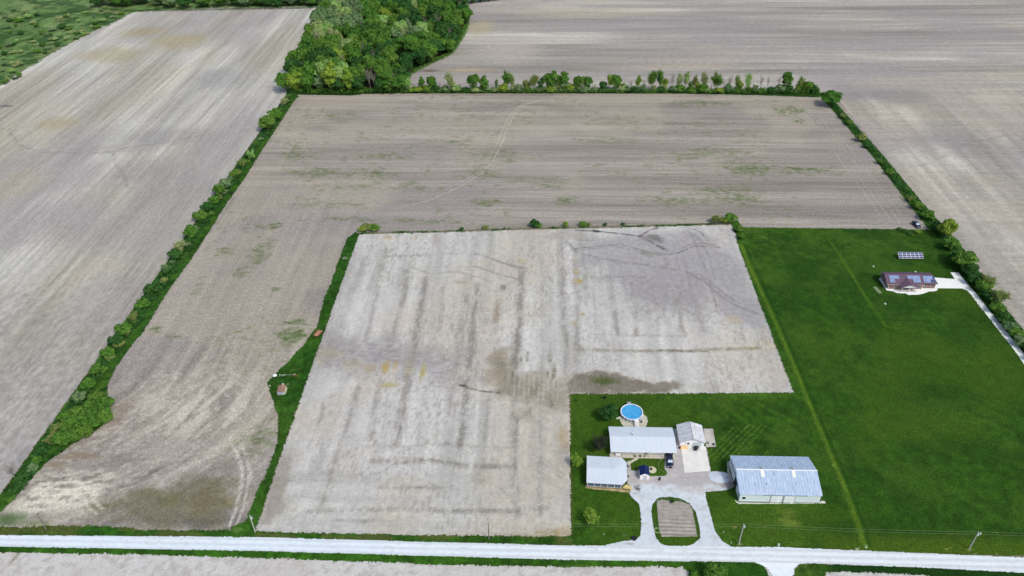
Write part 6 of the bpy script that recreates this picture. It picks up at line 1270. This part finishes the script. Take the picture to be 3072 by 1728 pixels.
for x_, y_ in wp:
    c_ = fbm(np.array([x_*.035]), np.array([y_*.022]), 700, 3)[0]+rs.uniform(-.13, .13)
    cl = 'dark green' if c_ < .37 else 'mid green' if c_ < .50 else 'bright green' if c_ < .57 else 'olive yellow' if c_ < .595 else 'pale green' if c_ < .68 else 'grey green'
    kd = 'tree'
    if cl == 'dark green' and rs.rand() < .18: kd, cl = 'bare', ''
    elif rs.rand() < .15: kd = 'tall'
    hh = rs.uniform(13.5, 19); r_ = rs.uniform(4.3, 6.0) if kd == 'tree' else rs.uniform(3.3, 4.2)
    de = ldist(np.array([x_]), np.array([y_]), edge)[0]
    zone = 'on the right edge of the wood' if de < 12 else 'on the left edge of the wood' if x_ < -140-(y_-430)*.1 else 'in the near part of the wood' if y_ < 500 else 'in the middle of the wood' if y_ < 565 else 'in the far part of the wood'
    if de < 8: hh *= .72
    WL.append((plant(kd, x_, y_, hh, r_, cl, '%s tree %s' % (LK[cl], zone), 'trees '+zone), x_))
BYL = {}
def number(items, word):
    by = {}
    for o, x in items: by.setdefault(o['label'], []).append((x, o))
    for l_, v in by.items():
        v.sort(key=lambda t: t[0])
        if len(v) > 1:
            for i, (x, o) in enumerate(v): o['label'] = '%s, %s%s from the left' % (l_, ordn(i), word)
number(WL, ' of them')
# --- tree belt along the top left, and the stub at the top right
bl = []; rs = np.random.RandomState(21)
for _ in range(3000):
    x_ = rs.uniform(-352, -158); y_ = rs.uniform(603, 640)
    if y_ < 597+(x_+320)*.03+5.5+6*(x_ < -300): continue
    if any((x_-a_)**2+(y_-b_)**2 < 8.2**2 for a_, b_ in bl): continue
    bl.append((x_, y_))
WL = []
for x_, y_ in bl:
    fr = y_ < 614; cl = ['dark green', 'mid green', 'dark green', 'bright green', 'grey green'][rs.randint(5)]
    o_ = plant('tree', x_, y_, rs.uniform(8, 11) if fr else rs.uniform(11, 15), rs.uniform(4.3, 5.6), cl, '%s tree in the %s rank of the left tree belt' % (LK[cl], 'front' if fr else 'rear'), 'tree belt behind the left field'); WL.append((o_, x_))
number(WL, '')
for i, x_ in enumerate(np.arange(-54, 6, 6.5)):
    plant('tree', x_, 616+(x_+54)*.44, 7.0-.05*(x_+54), 3.8, 'dark green', 'dark green tree at the very top right of the wood, %s from the left' % ordn(i), 'top edge stub')
# --- scrub in the meadow
rs = np.random.RandomState(31); k = 0; ms = []
while k < 64:
    x_ = rs.uniform(0, 360); y_ = rs.uniform(8, 250)
    q = G(x_, y_)
    if not inside(np.array([q[0]+3]), np.array([q[1]-2]), MEADOW)[0] or q[1] > 600: continue
    ms.append(q); k += 1
ms += [G(285, 75), G(292, 85), G(350, 45), G(340, 55), G(366, 44), G(230, 118), G(250, 108), G(262, 104), G(60, 232), G(45, 238), G(15, 252), G(25, 246), G(205, 90), G(215, 100), G(155, 108)]
WL = []
for x_, y_ in ms:
    cl = ['pale green', 'grey green', 'dark green', 'mid green', 'pale green'][rs.randint(5)]; kd = 'bush' if rs.rand() < .7 else 'light bush'
    o_ = plant(kd, x_, y_, rs.uniform(1.4, 3.2), rs.uniform(1.3, 3.0), cl, '%s scrub bush in the rough meadow' % LK[cl], 'scrub in the meadow'); WL.append((o_, x_))
number(WL, '')
# --- undergrowth that nobody could count
def undergrowth(name, path, width, dens, hmin, hmax, cols, label, seed):
    rs = np.random.RandomState(seed); Cs = []
    for (x0, y0), (x1, y1) in zip(path[:-1], path[1:]):
        l = math.hypot(x1-x0, y1-y0); n = int(l*width*dens); t_ = rs.rand(n); o_ = rs.uniform(-.5, .5, n)*width
        nx_, ny_ = -(y1-y0)/l, (x1-x0)/l; X = x0+(x1-x0)*t_+nx_*o_; Y = y0+(y1-y0)*t_+ny_*o_
        hh = hmin+(hmax-hmin)*fbm(X*.3, Y*.3, seed, 3)*(1-.7*np.abs(o_/width*2)**2); Cs.append(np.stack([X, Y, hh*rs.uniform(.3, 1, n)], 1))
    C = np.vstack(Cs); V, F = leaves(C, np.tile([0, 0, 1.0], (len(C), 1))+rs.normal(0, .4, C.shape), .34, rs)
    me = np_mesh(name, V, F, LG[cols]); o = bpy.data.objects.new(name, me); COL.objects.link(o); tag(o, label, None, None, 'stuff')
undergrowth('undergrowth', [(-146, 135), (-145.8, 200), (-146, 300), (-146.5, 428)], 4.6, 7, .3, 2.0, 'dark green', 'dark tangled undergrowth along the left hedge', 3)
undergrowth('undergrowth', [(-150, 431), (-80, 431.5), (0, 431.5), (162, 431)], 4.4, 8, .8, 5.0, 'mid green', 'brush along the foot of the far tree row', 5)
undergrowth('undergrowth', [(164, 430), (166.5, 348), (167, 300), (167.5, 272), (167.5, 250), (166.5, 225), (167.5, 190)], 3.6, 7, .3, 1.9, 'dark green', 'dark brush along the right hedge', 6)
undergrowth('undergrowth', [(-82, 434), (-81.5, 460), (-72, 478), (-60, 497), (-57, 515), (-54, 545), (-54, 560), (-56, 590), (-58, 612)], 4.0, 5, .4, 2.6, 'mid green', 'brush along the right edge of the wood', 7)
undergrowth('undergrowth', [(-346, 604), (-318, 596.5), (-240, 601), (-163, 605)], 3.6, 4, .4, 2.6, 'dark green', 'brush at the foot of the far left tree belt', 8)
